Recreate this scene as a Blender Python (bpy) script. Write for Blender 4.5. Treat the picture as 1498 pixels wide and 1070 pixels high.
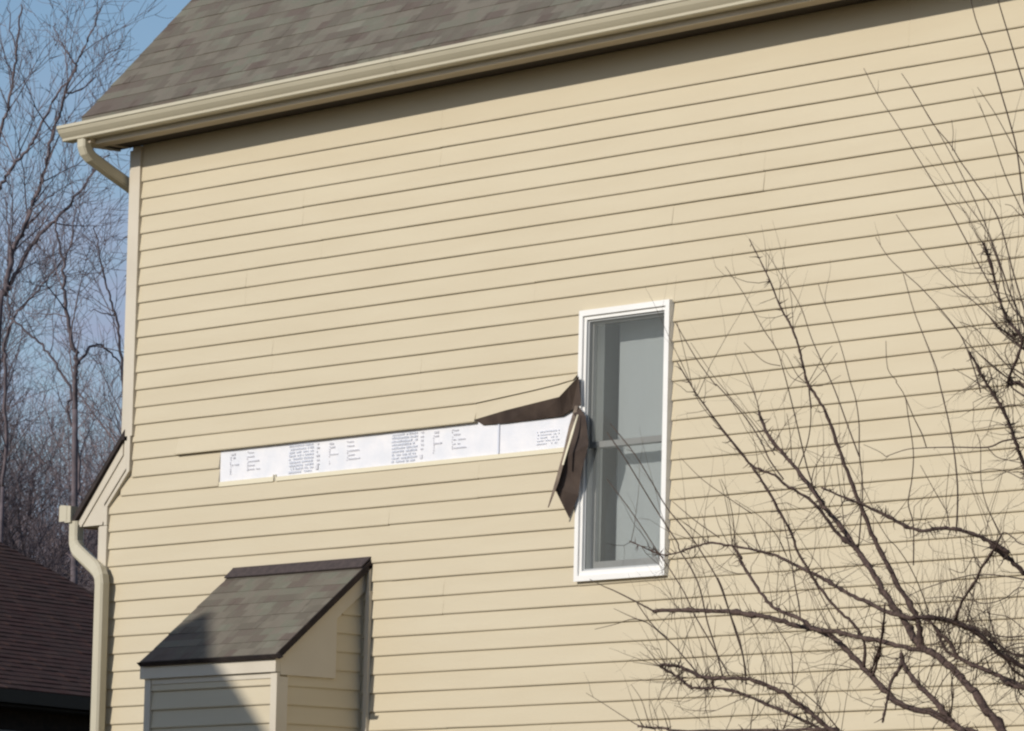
import bpy, math, random
from mathutils import Vector, Matrix
S = bpy.context.scene
for _o in list(bpy.data.objects): bpy.data.objects.remove(_o)

# ---------------------------------------------------------------- camera
cam = bpy.data.cameras.new('camera'); cam_o = bpy.data.objects.new('camera', cam); S.collection.objects.link(cam_o)
YAW, PITCH, ROLL, DIST = -0.884190, 0.119161, 0.022957, 18.25951
f = Vector((math.sin(YAW)*math.cos(PITCH), math.cos(YAW)*math.cos(PITCH), math.sin(PITCH)))
r0 = Vector((math.cos(YAW), -math.sin(YAW), 0)); u0 = r0.cross(f)
rt = math.cos(ROLL)*r0 + math.sin(ROLL)*u0; up = -math.sin(ROLL)*r0 + math.cos(ROLL)*u0
cam_o.matrix_world = Matrix(((rt.x, up.x, -f.x, 0), (rt.y, up.y, -f.y, -DIST), (rt.z, up.z, -f.z, 1.6), (0, 0, 0, 1)))
cam.sensor_width = 36; cam.sensor_fit = 'HORIZONTAL'; cam.lens = 8000/1498*36
cam.clip_start = .1; cam.clip_end = 3000
S.camera = cam_o

# ---------------------------------------------------------------- sky, sun, exposure
SUN = Vector((.087, .996, -.475)).normalized()          # direction the light travels
EL = math.asin(-SUN.z)
W = bpy.data.worlds.new('World'); S.world = W; W.use_nodes = True
nt = W.node_tree; nt.nodes.clear()
out = nt.nodes.new('ShaderNodeOutputWorld'); bg = nt.nodes.new('ShaderNodeBackground'); sky = nt.nodes.new('ShaderNodeTexSky')
sky.sky_type = 'NISHITA'; sky.sun_disc = False; sky.sun_elevation = EL; sky.sun_rotation = math.pi + .087
sky.air_density = 1.0; sky.dust_density = .6; sky.ozone_density = 3.0
tc = nt.nodes.new('ShaderNodeTexCoord'); mp = nt.nodes.new('ShaderNodeMapping'); mp.inputs['Scale'].default_value = (9, 9, 22)
nz = nt.nodes.new('ShaderNodeTexNoise'); nz.inputs['Scale'].default_value = 2.4; nz.inputs['Detail'].default_value = 6; nz.inputs['Roughness'].default_value = .62
cr = nt.nodes.new('ShaderNodeValToRGB'); cr.color_ramp.elements[0].position = .36; cr.color_ramp.elements[1].position = .62
cr.color_ramp.elements[1].color = (.85, .85, .85, 1)
mx = nt.nodes.new('ShaderNodeMix'); mx.data_type = 'RGBA'; mx.inputs['B'].default_value = (3.2, 3.5, 4.9, 1)
nt.links.new(tc.outputs['Generated'], mp.inputs['Vector']); nt.links.new(mp.outputs['Vector'], nz.inputs['Vector'])
nt.links.new(nz.outputs['Fac'], cr.inputs['Fac']); sx = nt.nodes.new('ShaderNodeSeparateXYZ'); mr = nt.nodes.new('ShaderNodeMapRange'); mr.inputs['From Min'].default_value = .12; mr.inputs['From Max'].default_value = .18; mr.inputs['To Min'].default_value = 1; mr.inputs['To Max'].default_value = .05
ml = nt.nodes.new('ShaderNodeMath'); ml.operation = 'MULTIPLY'      # the cloud bank thins out upwards
nt.links.new(tc.outputs['Generated'], sx.inputs[0]); nt.links.new(sx.outputs['Z'], mr.inputs['Value']); nt.links.new(mr.outputs['Result'], ml.inputs[0]); nt.links.new(cr.outputs['Color'], ml.inputs[1]); nt.links.new(ml.outputs[0], mx.inputs['Factor'])
nt.links.new(sky.outputs['Color'], mx.inputs['A']); nt.links.new(mx.outputs['Result'], bg.inputs['Color'])
bg.inputs['Strength'].default_value = .11
nt.links.new(bg.outputs['Background'], out.inputs['Surface'])
sl = bpy.data.lights.new('sun', 'SUN'); sl.energy = 3.5; sl.angle = math.radians(.53); sl.color = (1, .935, .84)
so = bpy.data.objects.new('sun', sl); S.collection.objects.link(so); so.rotation_euler = SUN.to_track_quat('-Z', 'Y').to_euler()
S.view_settings.view_transform = 'Standard'; S.view_settings.look = 'None'; S.view_settings.exposure = 0; S.view_settings.gamma = 1
S.cycles.filter_width = 2.3
S.cycles.max_bounces = 6; S.cycles.transparent_max_bounces = 12
S.cycles.use_denoising = True

# ---------------------------------------------------------------- helpers
class MB:
    def __init__(s): s.v = []; s.f = []; s.uv = []
    def face(s, pts, uvs=None):
        b = len(s.v); s.v += [tuple(p) for p in pts]; s.f.append(tuple(range(b, b+len(pts)))); s.uv += list(uvs) if uvs else [(p[0], p[2]) for p in pts]
    def box(s, x0, x1, y0, y1, z0, z1):
        p = [(x0,y0,z0),(x1,y0,z0),(x1,y1,z0),(x0,y1,z0),(x0,y0,z1),(x1,y0,z1),(x1,y1,z1),(x0,y1,z1)]
        for q in ((0,1,5,4),(1,2,6,5),(2,3,7,6),(3,0,4,7),(4,5,6,7),(3,2,1,0)): s.face([p[i] for i in q])
    def prism(s, poly, vec):                                   # closed polygon pushed along vec
        vec = Vector(vec); a = [Vector(p) for p in poly]; b = [p+vec for p in a]; n = len(a)
        s.face(a[::-1]); s.face(b)
        for i in range(n): s.face([a[i], a[(i+1) % n], b[(i+1) % n], b[i]])
    def tube(s, pts, rad, sides=5, cap=True, squash=None):
        pts = [Vector(p) for p in pts]; n = len(pts)
        if n < 2: return
        base = len(s.v); ref = Vector((.31, .2, .93))
        for i, p in enumerate(pts):
            t = (pts[min(i+1, n-1)]-pts[max(i-1, 0)])
            t = t.normalized() if t.length > 1e-9 else Vector((0, 0, 1))
            a = t.cross(ref); a = a.normalized() if a.length > 1e-3 else Vector((1, 0, 0)); b = t.cross(a)
            r = rad[i] if isinstance(rad, (list, tuple)) else rad
            for k in range(sides):
                an = 2*math.pi*k/sides; s.v.append(tuple(p+a*(r*math.cos(an))+b*(r*math.sin(an)))); 
        for i in range(n-1):
            for k in range(sides):
                q = (base+i*sides+k, base+i*sides+(k+1) % sides, base+(i+1)*sides+(k+1) % sides, base+(i+1)*sides+k)
                s.f.append(q); s.uv += [(k/sides, i), ((k+1)/sides, i), ((k+1)/sides, i+1), (k/sides, i+1)]
        if cap and sides > 3:
            for i in (0, n-1):
                q = tuple(base+i*sides+k for k in range(sides)); s.f.append(q if i else q[::-1]); s.uv += [(0, 0)]*sides
    def rect_tube(s, pts, wx, wy, bev=.012):                   # rectangular pipe; wx across X, wy across the other way
        pts = [Vector(p) for p in pts]; n = len(pts); base = len(s.v); prof = []
        for sx, sy in ((1,1),(-1,1),(-1,-1),(1,-1)):
            c = [(sx*(wx/2), sy*(wy/2-bev)), (sx*(wx/2-bev), sy*(wy/2))]
            prof += c if sx*sy > 0 else c[::-1]
        m = len(prof)
        for i, p in enumerate(pts):
            t = (pts[min(i+1, n-1)]-pts[i]).normalized()+(pts[i]-pts[max(i-1, 0)]).normalized()
            t.normalize(); a = Vector((1, 0, 0)); a = (a-t*a.dot(t)).normalized(); b = t.cross(a)
            k = 1.0
            for (x, y) in prof: s.v.append(tuple(p+a*x+b*y))
        for i in range(n-1):
            for k in range(m):
                s.f.append((base+i*m+k, base+i*m+(k+1) % m, base+(i+1)*m+(k+1) % m, base+(i+1)*m+k)); s.uv += [(0, 0)]*4
        for i in (0, n-1): s.f.append(tuple(base+i*m+k for k in range(m))); s.uv += [(0, 0)]*m
    def build(s, name, mat, parent=None, smooth=False):
        me = bpy.data.meshes.new(name); me.from_pydata(s.v, [], s.f); uv = me.uv_layers.new(name='UVMap')
        flat = [c for p in s.uv for c in p]
        if len(flat) == len(uv.data)*2: uv.data.foreach_set('uv', flat)
        if smooth: me.polygons.foreach_set('use_smooth', [True]*len(me.polygons))
        me.update(); o = bpy.data.objects.new(name, me); S.collection.objects.link(o)
        if mat: me.materials.append(mat)
        if parent: o.parent = parent; o.matrix_parent_inverse = parent.matrix_world.inverted()
        return o
def empty(name, loc, label=None, cat=None, group=None):
    o = bpy.data.objects.new(name, None); S.collection.objects.link(o); o.location = loc; o.empty_display_size = .2
    o.matrix_world = Matrix.Translation(loc); tag(o, label, cat, group); return o
def tag(o, label=None, cat=None, group=None, kind=None):
    for k, v in (('label', label), ('category', cat), ('group', group), ('kind', kind)):
        if v: o[k] = v
    return o
def mat(name, col, rough=.6, spec=.3, noise=None, bump=None, col2=None, scale=(1, 1, 1), lo=.35, hi=.65):
    m = bpy.data.materials.new(name); m.use_nodes = True; n = m.node_tree; b = n.nodes['Principled BSDF']
    b.inputs['Base Color'].default_value = (*col, 1); b.inputs['Roughness'].default_value = rough; b.inputs['Specular IOR Level'].default_value = spec
    if noise or bump:
        t = n.nodes.new('ShaderNodeTexCoord'); mp = n.nodes.new('ShaderNodeMapping'); mp.inputs['Scale'].default_value = scale; n.links.new(t.outputs['Object'], mp.inputs['Vector'])
    if noise:
        z = n.nodes.new('ShaderNodeTexNoise'); z.inputs['Scale'].default_value = noise; z.inputs['Detail'].default_value = 5; n.links.new(mp.outputs['Vector'], z.inputs['Vector'])
        c = n.nodes.new('ShaderNodeValToRGB'); c.color_ramp.elements[0].position = lo; c.color_ramp.elements[1].position = hi
        c.color_ramp.elements[0].color = (*col, 1); c.color_ramp.elements[1].color = (*(col2 or [x*.8 for x in col]), 1)
        n.links.new(z.outputs['Fac'], c.inputs['Fac']); n.links.new(c.outputs['Color'], b.inputs['Base Color'])
    if bump:
        z2 = n.nodes.new('ShaderNodeTexNoise'); z2.inputs['Scale'].default_value = bump[0]; z2.inputs['Detail'].default_value = 4; n.links.new(mp.outputs['Vector'], z2.inputs['Vector'])
        bu = n.nodes.new('ShaderNodeBump'); bu.inputs['Strength'].default_value = bump[1]; bu.inputs['Distance'].default_value = bump[2]
        n.links.new(z2.outputs['Fac'], bu.inputs['Height']); n.links.new(bu.outputs['Normal'], b.inputs['Normal'])
    return m
def shingle_mat(name, tints, bw=.30, bh=.143, soft=1.0):
    m = bpy.data.materials.new(name); m.use_nodes = True; n = m.node_tree; b = n.nodes['Principled BSDF']; b.inputs['Roughness'].default_value = .9; b.inputs['Specular IOR Level'].default_value = .15
    uv = n.nodes.new('ShaderNodeUVMap'); uv.uv_map = 'UVMap'
    cols = []
    for w, off in ((bw, .37), (bw*.55, .61)):
        br = n.nodes.new('ShaderNodeTexBrick'); br.offset = off; br.squash = 1; br.inputs['Scale'].default_value = 1
        br.inputs['Mortar Size'].default_value = 0; br.inputs['Brick Width'].default_value = w; br.inputs['Row Height'].default_value = bh
        br.inputs['Color1'].default_value = (0, 0, 0, 1); br.inputs['Color2'].default_value = (1, 1, 1, 1); n.links.new(uv.outputs['UV'], br.inputs['Vector']); cols.append(br)
    mx = n.nodes.new('ShaderNodeMix'); mx.data_type = 'RGBA'; mx.inputs['Factor'].default_value = .4
    n.links.new(cols[0].outputs['Color'], mx.inputs['A']); n.links.new(cols[1].outputs['Color'], mx.inputs['B'])
    z = n.nodes.new('ShaderNodeTexNoise'); z.inputs['Scale'].default_value = 5; z.inputs['Detail'].default_value = 6; n.links.new(uv.outputs['UV'], z.inputs['Vector'])
    m2 = n.nodes.new('ShaderNodeMix'); m2.data_type = 'RGBA'; m2.inputs['Factor'].default_value = .35
    n.links.new(mx.outputs['Result'], m2.inputs['A']); n.links.new(z.outputs['Fac'], m2.inputs['B'])
    c = n.nodes.new('ShaderNodeValToRGB'); c.color_ramp.interpolation = 'LINEAR'
    e = c.color_ramp.elements
    while len(e) < len(tints): e.new(.5)
    for i, t in enumerate(tints): e[i].position = .12+.76*i/(len(tints)-1); e[i].color = (*t, 1)
    n.links.new(m2.outputs['Result'], c.inputs['Fac']); 
    g = n.nodes.new('ShaderNodeTexNoise'); g.inputs['Scale'].default_value = 260; n.links.new(uv.outputs['UV'], g.inputs['Vector'])
    m3 = n.nodes.new('ShaderNodeMix'); m3.data_type = 'RGBA'; m3.blend_type = 'OVERLAY'; m3.inputs['Factor'].default_value = .5
    n.links.new(c.outputs['Color'], m3.inputs['A']); n.links.new(g.outputs['Fac'], m3.inputs['B']); n.links.new(m3.outputs['Result'], b.inputs['Base Color'])
    bu = n.nodes.new('ShaderNodeBump'); bu.inputs['Strength'].default_value = .4; bu.inputs['Distance'].default_value = .003; n.links.new(g.outputs['Fac'], bu.inputs['Height']); n.links.new(bu.outputs['Normal'], b.inputs['Normal'])
    return m
def shingles(mb, O, u, v, nrm, width, length, ex=.143, th=.007, jag=.0):
    O, u, v, nrm = map(Vector, (O, u, v, nrm)); k = 0; s = 0.0; R = random.Random(5)
    while s < length-1e-6:
        e = min(s+ex, length); x = 0.0
        while x < width-1e-6:
            w = min(width, x+R.uniform(.12, .34)); 
            if width-w < .1: w = width
            t = th*R.choice((.8, 1.0, 1.5))
            a = O+u*x+v*s+nrm*t; b = O+u*w+v*s+nrm*t; c = O+u*w+v*e; d = O+u*x+v*e
            mb.face([a, b, c, d], [(x, s+.001), (w, s+.001), (w, e-.001), (x, e-.001)])
            a2 = a-nrm*(t+.004); b2 = b-nrm*(t+.004)
            mb.face([a2, b2, b, a], [(x, s+.001), (w, s+.001), (w, s+.002), (x, s+.002)])
            mb.face([a2, a, d], [(x, s+.001)]*3); mb.face([b, b2, c], [(w, s+.001)]*3)
            x = w
        s = e; k += 1

# ---------------------------------------------------------------- materials
SID = mat('vinyl_siding_tan', (.575, .505, .368), .55, .25, noise=1.1, col2=(.552, .48, .345), bump=(30, .25, .0012), scale=(1, 1, 7))
TRIM = mat('vinyl_trim_tan', (.60, .545, .445), .5, .3, noise=3, col2=(.56, .505, .41))
GUT = mat('aluminium_gutter_beige', (.54, .495, .375), .42, .4, noise=2, col2=(.50, .46, .35))
SOF = mat('soffit_beige', (.50, .43, .33), .6, .2, noise=3, col2=(.44, .38, .29))
WHITE = mat('white_vinyl', (.84, .83, .80), .4, .4, noise=6, col2=(.80, .79, .76))
BACK_SHADE = mat('siding_back_shade_brown', (.082, .060, .048), .7, .15, noise=9, col2=(.05, .036, .03))  # tan vinyl darkened: shade on the panel backs is in this colour
HEM = mat('nailing_hem_cream', (.72, .66, .50), .6, .2)
WRAP = mat('housewrap_white', (.80, .79, .81), .5, .3, noise=9, col2=(.72, .73, .77), bump=(14, .5, .003))
INK = mat('housewrap_ink_grey', (.645, .645, .685), .7, .1)
INKB = mat('housewrap_ink_blue', (.655, .68, .75), .7, .1)
T_MAIN = [(.098, .076, .062), (.132, .107, .090), (.130, .117, .093), (.170, .151, .122), (.148, .146, .113), (.208, .193, .156)]
ROOF = shingle_mat('shingles_weathered', T_MAIN, .19, .0715)
ROOFB = shingle_mat('shingles_bump_out', [tuple(x*1.0 for x in t) for t in T_MAIN], .15, .0625)
EDGE = mat('shingle_edge_dark', (.055, .043, .04), .9, .1, noise=20, col2=(.035, .03, .03))
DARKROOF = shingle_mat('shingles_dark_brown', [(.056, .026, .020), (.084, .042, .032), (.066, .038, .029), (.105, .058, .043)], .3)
DARK = mat('interior_dark', (.03, .03, .03), .8, .1)
LAWN = mat('winter_lawn', (.23, .16, .075), .95, .1, noise=2.5, col2=(.15, .115, .05), bump=(40, .6, .03))
BARKF = mat('crabapple_bark', (.115, .08, .068), .85, .15, noise=60, col2=(.055, .038, .035), bump=(90, .5, .002))
TWIGF = mat('crabapple_twig', (.105, .078, .06), .8, .15, noise=40, col2=(.065, .047, .04))
BARKB = mat('bare_tree_bark', (.17, .14, .15), .9, .1, noise=8, col2=(.11, .092, .10))
BARKC = mat('bare_tree_bark_warm', (.19, .15, .14), .9, .1, noise=8, col2=(.10, .08, .078))
WOOD = mat('thicket_twigs', (.25, .20, .205), .95, .05, noise=.5, col2=(.15, .125, .135))
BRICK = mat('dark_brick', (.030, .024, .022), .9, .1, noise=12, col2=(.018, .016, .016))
def glass_mat():
    m = bpy.data.materials.new('window_glass'); m.use_nodes = True; n = m.node_tree; n.nodes.clear()
    o = n.nodes.new('ShaderNodeOutputMaterial'); t = n.nodes.new('ShaderNodeBsdfTransparent'); g = n.nodes.new('ShaderNodeBsdfGlossy'); g.inputs['Roughness'].default_value = .02
    fr = n.nodes.new('ShaderNodeFresnel'); fr.inputs['IOR'].default_value = 1.5; mx = n.nodes.new('ShaderNodeMixShader'); t.inputs['Color'].default_value = (.93, .95, .94, 1)
    n.links.new(fr.outputs[0], mx.inputs[0]); n.links.new(t.outputs[0], mx.inputs[1]); n.links.new(g.outputs[0], mx.inputs[2]); n.links.new(mx.outputs[0], o.inputs['Surface']); return m
def screen_mat():
    m = bpy.data.materials.new('insect_screen_mesh'); m.use_nodes = True; n = m.node_tree; n.nodes.clear()
    o = n.nodes.new('ShaderNodeOutputMaterial'); t = n.nodes.new('ShaderNodeBsdfTransparent'); d = n.nodes.new('ShaderNodeBsdfDiffuse'); d.inputs['Color'].default_value = (.16, .17, .165, 1)
    mx = n.nodes.new('ShaderNodeMixShader'); mx.inputs[0].default_value = .42
    n.links.new(t.outputs[0], mx.inputs[1]); n.links.new(d.outputs[0], mx.inputs[2]); n.links.new(mx.outputs[0], o.inputs['Surface']); return m
GLASS = glass_mat(); SCREEN = screen_mat()
BLIND = mat('shade_fabric', (.76, .80, .82), .8, .1, noise=1.2, col2=(.70, .74, .77), scale=(6, 1, .6), bump=(9, .25, .003))

# ---------------------------------------------------------------- ground
g = MB(); g.face([(-700, -500, 0), (500, -500, 0), (500, 900, 0), (-700, 900, 0)]); tag(g.build('lawn', LAWN), kind='structure')

# ---------------------------------------------------------------- the house
H = .1016; Z0 = 6.39
zl = lambda k: Z0-H*k
SL = lambda x: (x+21.8)*.0074                      # the eave falls a little towards the downspout
house = empty('house', (-17, 4, 0), 'tan vinyl-sided two-storey house with a torn-off siding strip beside its white window', 'house')
RS = random.Random(11)
def course(mb, mp, x0, x1, zt, zb, lo=None, hi=None, dy=0.0, butt=.0138):
    """one siding course between shadow lines zt and zb, clipped to lo..hi"""
    lo = zb if lo is None else max(lo, zb); hi = zt if hi is None else min(hi, zt)
    if hi-lo < .002 or x1-x0 < .003: return
    yy = lambda z: -.002-(butt-.002)*((zt-z)/(zt-zb))+dy
    n = max(1, int((x1-x0)/.42)); xs = [x0+(x1-x0)*i/n for i in range(n+1)]
    off = [RS.uniform(-.0012, .0012) for _ in xs]; sag = [RS.uniform(-.0011, .0011) for _ in xs]
    zm = (hi+lo)/2
    for i in range(n):
        a, b = xs[i], xs[i+1]; oa, ob = off[i], off[i+1]; sa, sb = sag[i], sag[i+1]
        mb.face([mp(a, yy(zm)+oa, zm), mp(b, yy(zm)+ob, zm), mp(b, yy(hi)+ob*.2, hi), mp(a, yy(hi)+oa*.2, hi)])
        ya, yb = yy(lo+.006)+oa, yy(lo+.006)+ob
        mb.face([mp(a, ya, lo+.006+sa), mp(b, yb, lo+.006+sb), mp(b, yy(zm)+ob, zm), mp(a, yy(zm)+oa, zm)])
        mb.face([mp(a, ya+.002, lo+sa), mp(b, yb+.002, lo+sb), mp(b, yb, lo+.006+sb), mp(a, ya, lo+.006+sa)])
        mb.face([mp(a, .0, lo+.002+sa), mp(b, .0, lo+.002+sb), mp(b, yb+.002, lo+sb), mp(a, ya+.002, lo+sa)])
    for x in (x0, x1):
        mb.face([mp(x, 0, lo), mp(x, 0, hi), mp(x, yy(hi), hi), mp(x, yy(lo), lo)])
def seams(x0, x1, k, L=3.66):
    r = random.Random((k//2)*7+3); x = x0-r.uniform(0, L); out = []
    while x < x1:
        out.append(x); x += L
    return [s for s in out if x0+.15 < s < x1-.15]
def run(mb, mp, x0, x1, k, zt, zb, lo=None, hi=None, with_seams=True):
    cuts = [x0]+(seams(x0, x1, k) if with_seams else [])+[x1]
    for i in range(len(cuts)-1):
        course(mb, mp, cuts[i]-(0.0 if i == 0 else .0), cuts[i+1], zt, zb, lo, hi, dy=(0, -.0006)[i % 2])
front = lambda x, y, z: (x, y, z)
# wall opening and missing strip
WX0, WX1, WZ0, WZ1 = -21.688, -20.972, 3.868, 5.286
XR = -9.0; XU = -25.705; XLO = -25.925
ms = MB()
k = -3
while zl(k) > .25:
    zt, zb = zl(k), zl(k+1)
    zm = (zt+zb)/2
    if zm > 4.703: xl = XU
    elif zm > 4.515: xl = XU+(4.703-zm)/(4.703-4.515)*(XLO-XU)
    else: xl = XLO
    segs = []
    hi = min(zt, 6.60) if k < 0 else zt
    if k in (16, 17): segs = [(xl, -24.857), (WX1-.01, XR)]
    elif k in (14, 15): segs = [(xl, -22.55), (WX1-.01, XR)]
    elif zt > WZ0+.02 and zb < WZ1-.02:
        segs = [(xl, WX0+.01), (WX1-.01, XR)]
        if zt > WZ1-.02: run(ms, front, WX0+.01, WX1-.01, k, zt, zb, lo=WZ1-.02, with_seams=False)
        if zb < WZ0+.02: run(ms, front, WX0+.01, WX1-.01, k, zt, zb, hi=WZ0+.02, with_seams=False)
    else: segs = [(xl, XR)]
    if k < 0: hi = 6.66; zt = 6.68
    for a, b in segs:
        if k < -1: continue
        if k == 15 and a < -25: run(ms, front, a, -25.26, k, zt, zb); course(ms, front, -25.26, b, zt, zb, butt=.030); continue
        run(ms, front, a, b, k, zt, zb, hi=hi)
    k += 1
wall = ms.build('siding', SID, house)
# the box of the house behind the siding: side walls and sheathing
sh = MB()
def sheath(x0, x1, z0, z1): sh.box(x0, x1, .001, .12, z0, z1)
sheath(-25.72, WX0+.008, 4.70, 6.66); sheath(-25.93, WX0+.008, 0, 4.515); sheath(-25.72, WX0+.008, 4.515, 4.70)
sh.prism([(-25.93, .001, 4.515), (-25.72, .001, 4.515), (-25.72, .001, 4.70)], (0, .119, 0))
sheath(WX0+.008, WX1-.008, 0, WZ0+.006); sheath(WX0+.008, WX1-.008, WZ1-.006, 6.66); sheath(WX1-.008, XR, 0, 6.66)
sh.box(-25.72, -25.60, .12, 8, 0, 6.66); sh.box(XR-.12, XR, .12, 8, 0, 6.66); sh.box(-25.60, XR-.12, 7.88, 8, 0, 6.66)
sh.box(-25.93, -25.81, .12, 8, 0, 4.40); sh.box(-25.60, XR-.12, .12, 7.88, 2.7, 2.75)
sh.build('wall', mat('sheathing', (.62, .53, .38), .7, .2), house)
# gable infill above the wall, both ends, under the main roof
PT = math.tan(math.radians(46.5)); ZE = 6.775; YE = -.335   # roof plane: z = ZE + PT*(y-YE) at X=-21.8
for x in (-25.72, XR-.12):
    gb = MB(); s = SL(x); gb.prism([(x, 0.03, 6.62+s), (x, 7.97, 6.62+s), (x, 4.0, ZE-.1+s+PT*(4.0-YE)-.1)], (.12, 0, 0)); gb.build('gable', SID, house)

# corner trim
ct = MB()
def strip(mb, pts, w, y0, y1):                     # flat trim following points in the XZ plane
    for (a, b) in zip(pts[:-1], pts[1:]):
        mb.prism([(a[0]-w/2, y0, a[1]), (a[0]+w/2, y0, a[1]), (b[0]+w/2, y0, b[1]), (b[0]-w/2, y0, b[1])], (0, y1-y0, 0))
strip(ct, [(-25.735, 6.60), (-25.735, 4.905)], .078, -.026, .0)
ct.box(-25.800, -25.774, -.026, .09, 4.905, 6.58)
strip(ct, [(-25.727, 4.905), (-25.727, 4.703), (-25.935, 4.505), (-25.935, 4.398)], .030, -.026, .0)
strip(ct, [(-25.765, 4.88), (-25.765, 4.72), (-25.972, 4.525), (-25.972, 4.42)], .022, -.018, .0)
strip(ct, [(-25.955, 4.395), (-25.955, .1)], .075, -.026, .0)
ct.box(-26.000, -25.992, -.026, .09, .1, 4.39)
ct.build('corner_trim', TRIM, house)

# main roof: two shingled slopes, rake boards, soffit, fascia
rf = MB(); X0R, X1R = -25.86, XR+.2; sl_u = Vector((1, 0, .0074)).normalized()
cs, sn = math.cos(math.atan(PT)), math.sin(math.atan(PT))
Lr = (4.0-YE)/cs
shingles(rf, (X0R, YE, ZE+SL(X0R)), sl_u, (0, cs, sn), (0, -sn, cs), X1R-X0R, Lr, th=.0035)
ztop = ZE+PT*(4.0-YE)
for sgn in (1, -1):
    y0 = YE if sgn == 1 else 8-YE
    rf.prism([(X0R, y0, ZE+SL(X0R)-.003), (X0R, 4.0, ztop+SL(X0R)-.003), (X0R, 4.0, ztop+SL(X0R)-.05), (X0R, y0, ZE+SL(X0R)-.028)], (X1R-X0R, 0, (X1R-X0R)*.0074))
rf.build('roof', ROOF, house)
rk = MB()
rk.prism([(-25.835, YE+.03, ZE+SL(-25.8)-.03), (-25.835, 4.0, ztop-.09), (-25.835, 4.0, ztop-.27), (-25.835, -.02, 6.60), (-25.835, -.30, 6.60)], (.02, 0, 0))
rk.build('rake_board', SOF, house)
sf = MB()
def eave_box(mb, x0, x1, y0, y1, z0, z1):
    a = SL(x0); mb.prism([(x0, y0, z0+a), (x0, y1, z0+a), (x0, y1, z1+a), (x0, y0, z1+a)], (x1-x0, 0, (x1-x0)*.0074))
eave_box(sf, -25.93, XR, -.245, -.135, 6.634, 6.645)
shd = MB(); eave_box(shd, -25.93, XR, -.1345, -.001, 6.635, 6.645); shd.build('soffit_shade_strip', mat('soffit_shade_dark', (.07, .06, .05), .8, .1, noise=30), house)  # added dark strip, deepens the shade under the eave
sf.build('soffit', SOF, house)
fa = MB(); eave_box(fa, -25.93, XR, -.262, -.247, 6.626, 6.77)
eave_box(fa, -25.95, -25.932, -.262, .0, 6.626, 6.76); fa.build('fascia', TRIM, house)
# gutter, K profile
gu = MB(); prof = [(-.264, 6.738), (-.264, 6.655), (-.332, 6.655), (-.338, 6.659), (-.340, 6.672), (-.352, 6.684), (-.366, 6.700), (-.374, 6.716), (-.376, 6.722), (-.383, 6.724), (-.383, 6.742), (-.372, 6.744)]
xa, xb = -26.045, XR
for (a, b) in zip(prof[:-1], prof[1:]):
    gu.face([(xa, a[0], a[1]+SL(xa)), (xb, a[0], a[1]+SL(xb)), (xb, b[0], b[1]+SL(xb)), (xa, b[0], b[1]+SL(xa))])
gu.face([(xa, p[0], p[1]+SL(xa)) for p in prof[:-1]])
gu.face([(xa-.003, p[0]*1.0, p[1]+SL(xa)) for p in prof[:-1]])
for x in [-25.6+i*.75 for i in range(22)]: eave_box(gu, x, x+.02, -.378, -.266, 6.733, 6.736)
for x in (-22.96, -19.9, -16.8):                    # lapped joints of the gutter lengths
    for (a, b) in zip(prof[2:-1], prof[3:]):
        gu.face([(x, a[0]-.0015, a[1]+SL(x)), (x+.05, a[0]-.0015, a[1]+SL(x)), (x+.05, b[0]-.0015, b[1]+SL(x)), (x, b[0]-.0015, b[1]+SL(x))])
gut = gu.build('gutter', GUT, house)
d1 = MB(); zt = 6.66+SL(-25.85)
path = [(-25.875, -.30, zt), (-25.875, -.30, zt-.045), (-25.874, -.285, zt-.080), (-25.872, -.255, zt-.107), (-25.868, -.12, zt-.175), (-25.862, .06, zt-.262), (-25.86, .11, zt-.31), (-25.86, .125, zt-.37), (-25.86, .125, 4.95)]
d1.rect_tube(path, .075, .062, .010); d1.build('downspout', GUT, house, smooth=False)

# lower pent roof along the front, its return, gutter and downspout
pr = MB()
pr.prism([(-25.815, -.004, 4.895), (-26.245, -.004, 4.435), (-26.235, -.004, 4.405), (-25.995, -.004, 4.405), (-25.975, -.004, 4.53), (-25.775, -.004, 4.715), (-25.775, -.004, 4.895)], (0, 7.9, 0))
ret = pr.build('lower_eave_return', TRIM, house)
pr = MB(); pr.prism([(-25.80, -.012, 4.868), (-26.232, -.012, 4.425), (-26.197, -.012, 4.405), (-25.80, -.012, 4.800)], (0, .007, 0)); pr.build('rake_board', TRIM, house)
pr = MB(); pr.prism([(-25.765, -.03, 4.945), (-26.29, -.03, 4.435), (-26.268, -.03, 4.412), (-25.79, -.03, 4.885), (-25.765, -.03, 4.885)], (0, 8, 0))
pr.prism([(-25.80, .10, 4.94), (-25.80, .10, 5.08), (-25.82, .10, 5.08), (-25.86, .10, 4.90)], (0, 7, 0)); pr.build('lower_roof', EDGE, house)
lg = MB(); pf = [(-26.262, 4.528), (-26.262, 4.432), (-26.32, 4.432), (-26.336, 4.47), (-26.365, 4.515), (-26.37, 4.538)]
lg.face([(a, -.045, b) for a, b in pf]); 
for a, b in zip(pf[:-1], pf[1:]): lg.face([(a[0], -.045, a[1]), (b[0], -.045, b[1]), (b[0], 7.9, b[1]), (a[0], 7.9, a[1])])
lg.box(-26.375, -26.30, -.047, -.046, 4.440, 4.532)
lg.build('lower_gutter', GUT, house)
lf = MB(); lf.box(-26.258, -26.222, .02, 7.9, 4.40, 4.515); lf.build('lower_fascia', mat('fascia_shade_brown', (.30, .225, .16), .7, .2), house)  # brown stands for the shade on this fascia
d2 = MB()
path = [(-26.262, .0, 4.44), (-26.262, .0, 4.350), (-26.256, -.002, 4.312), (-26.236, -.006, 4.281), (-26.205, -.014, 4.258), (-25.970, -.058, 4.150), (-25.922, -.066, 4.125), (-25.892, -.070, 4.09), (-25.884, -.070, 4.05), (-25.884, -.070, .2)]
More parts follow.
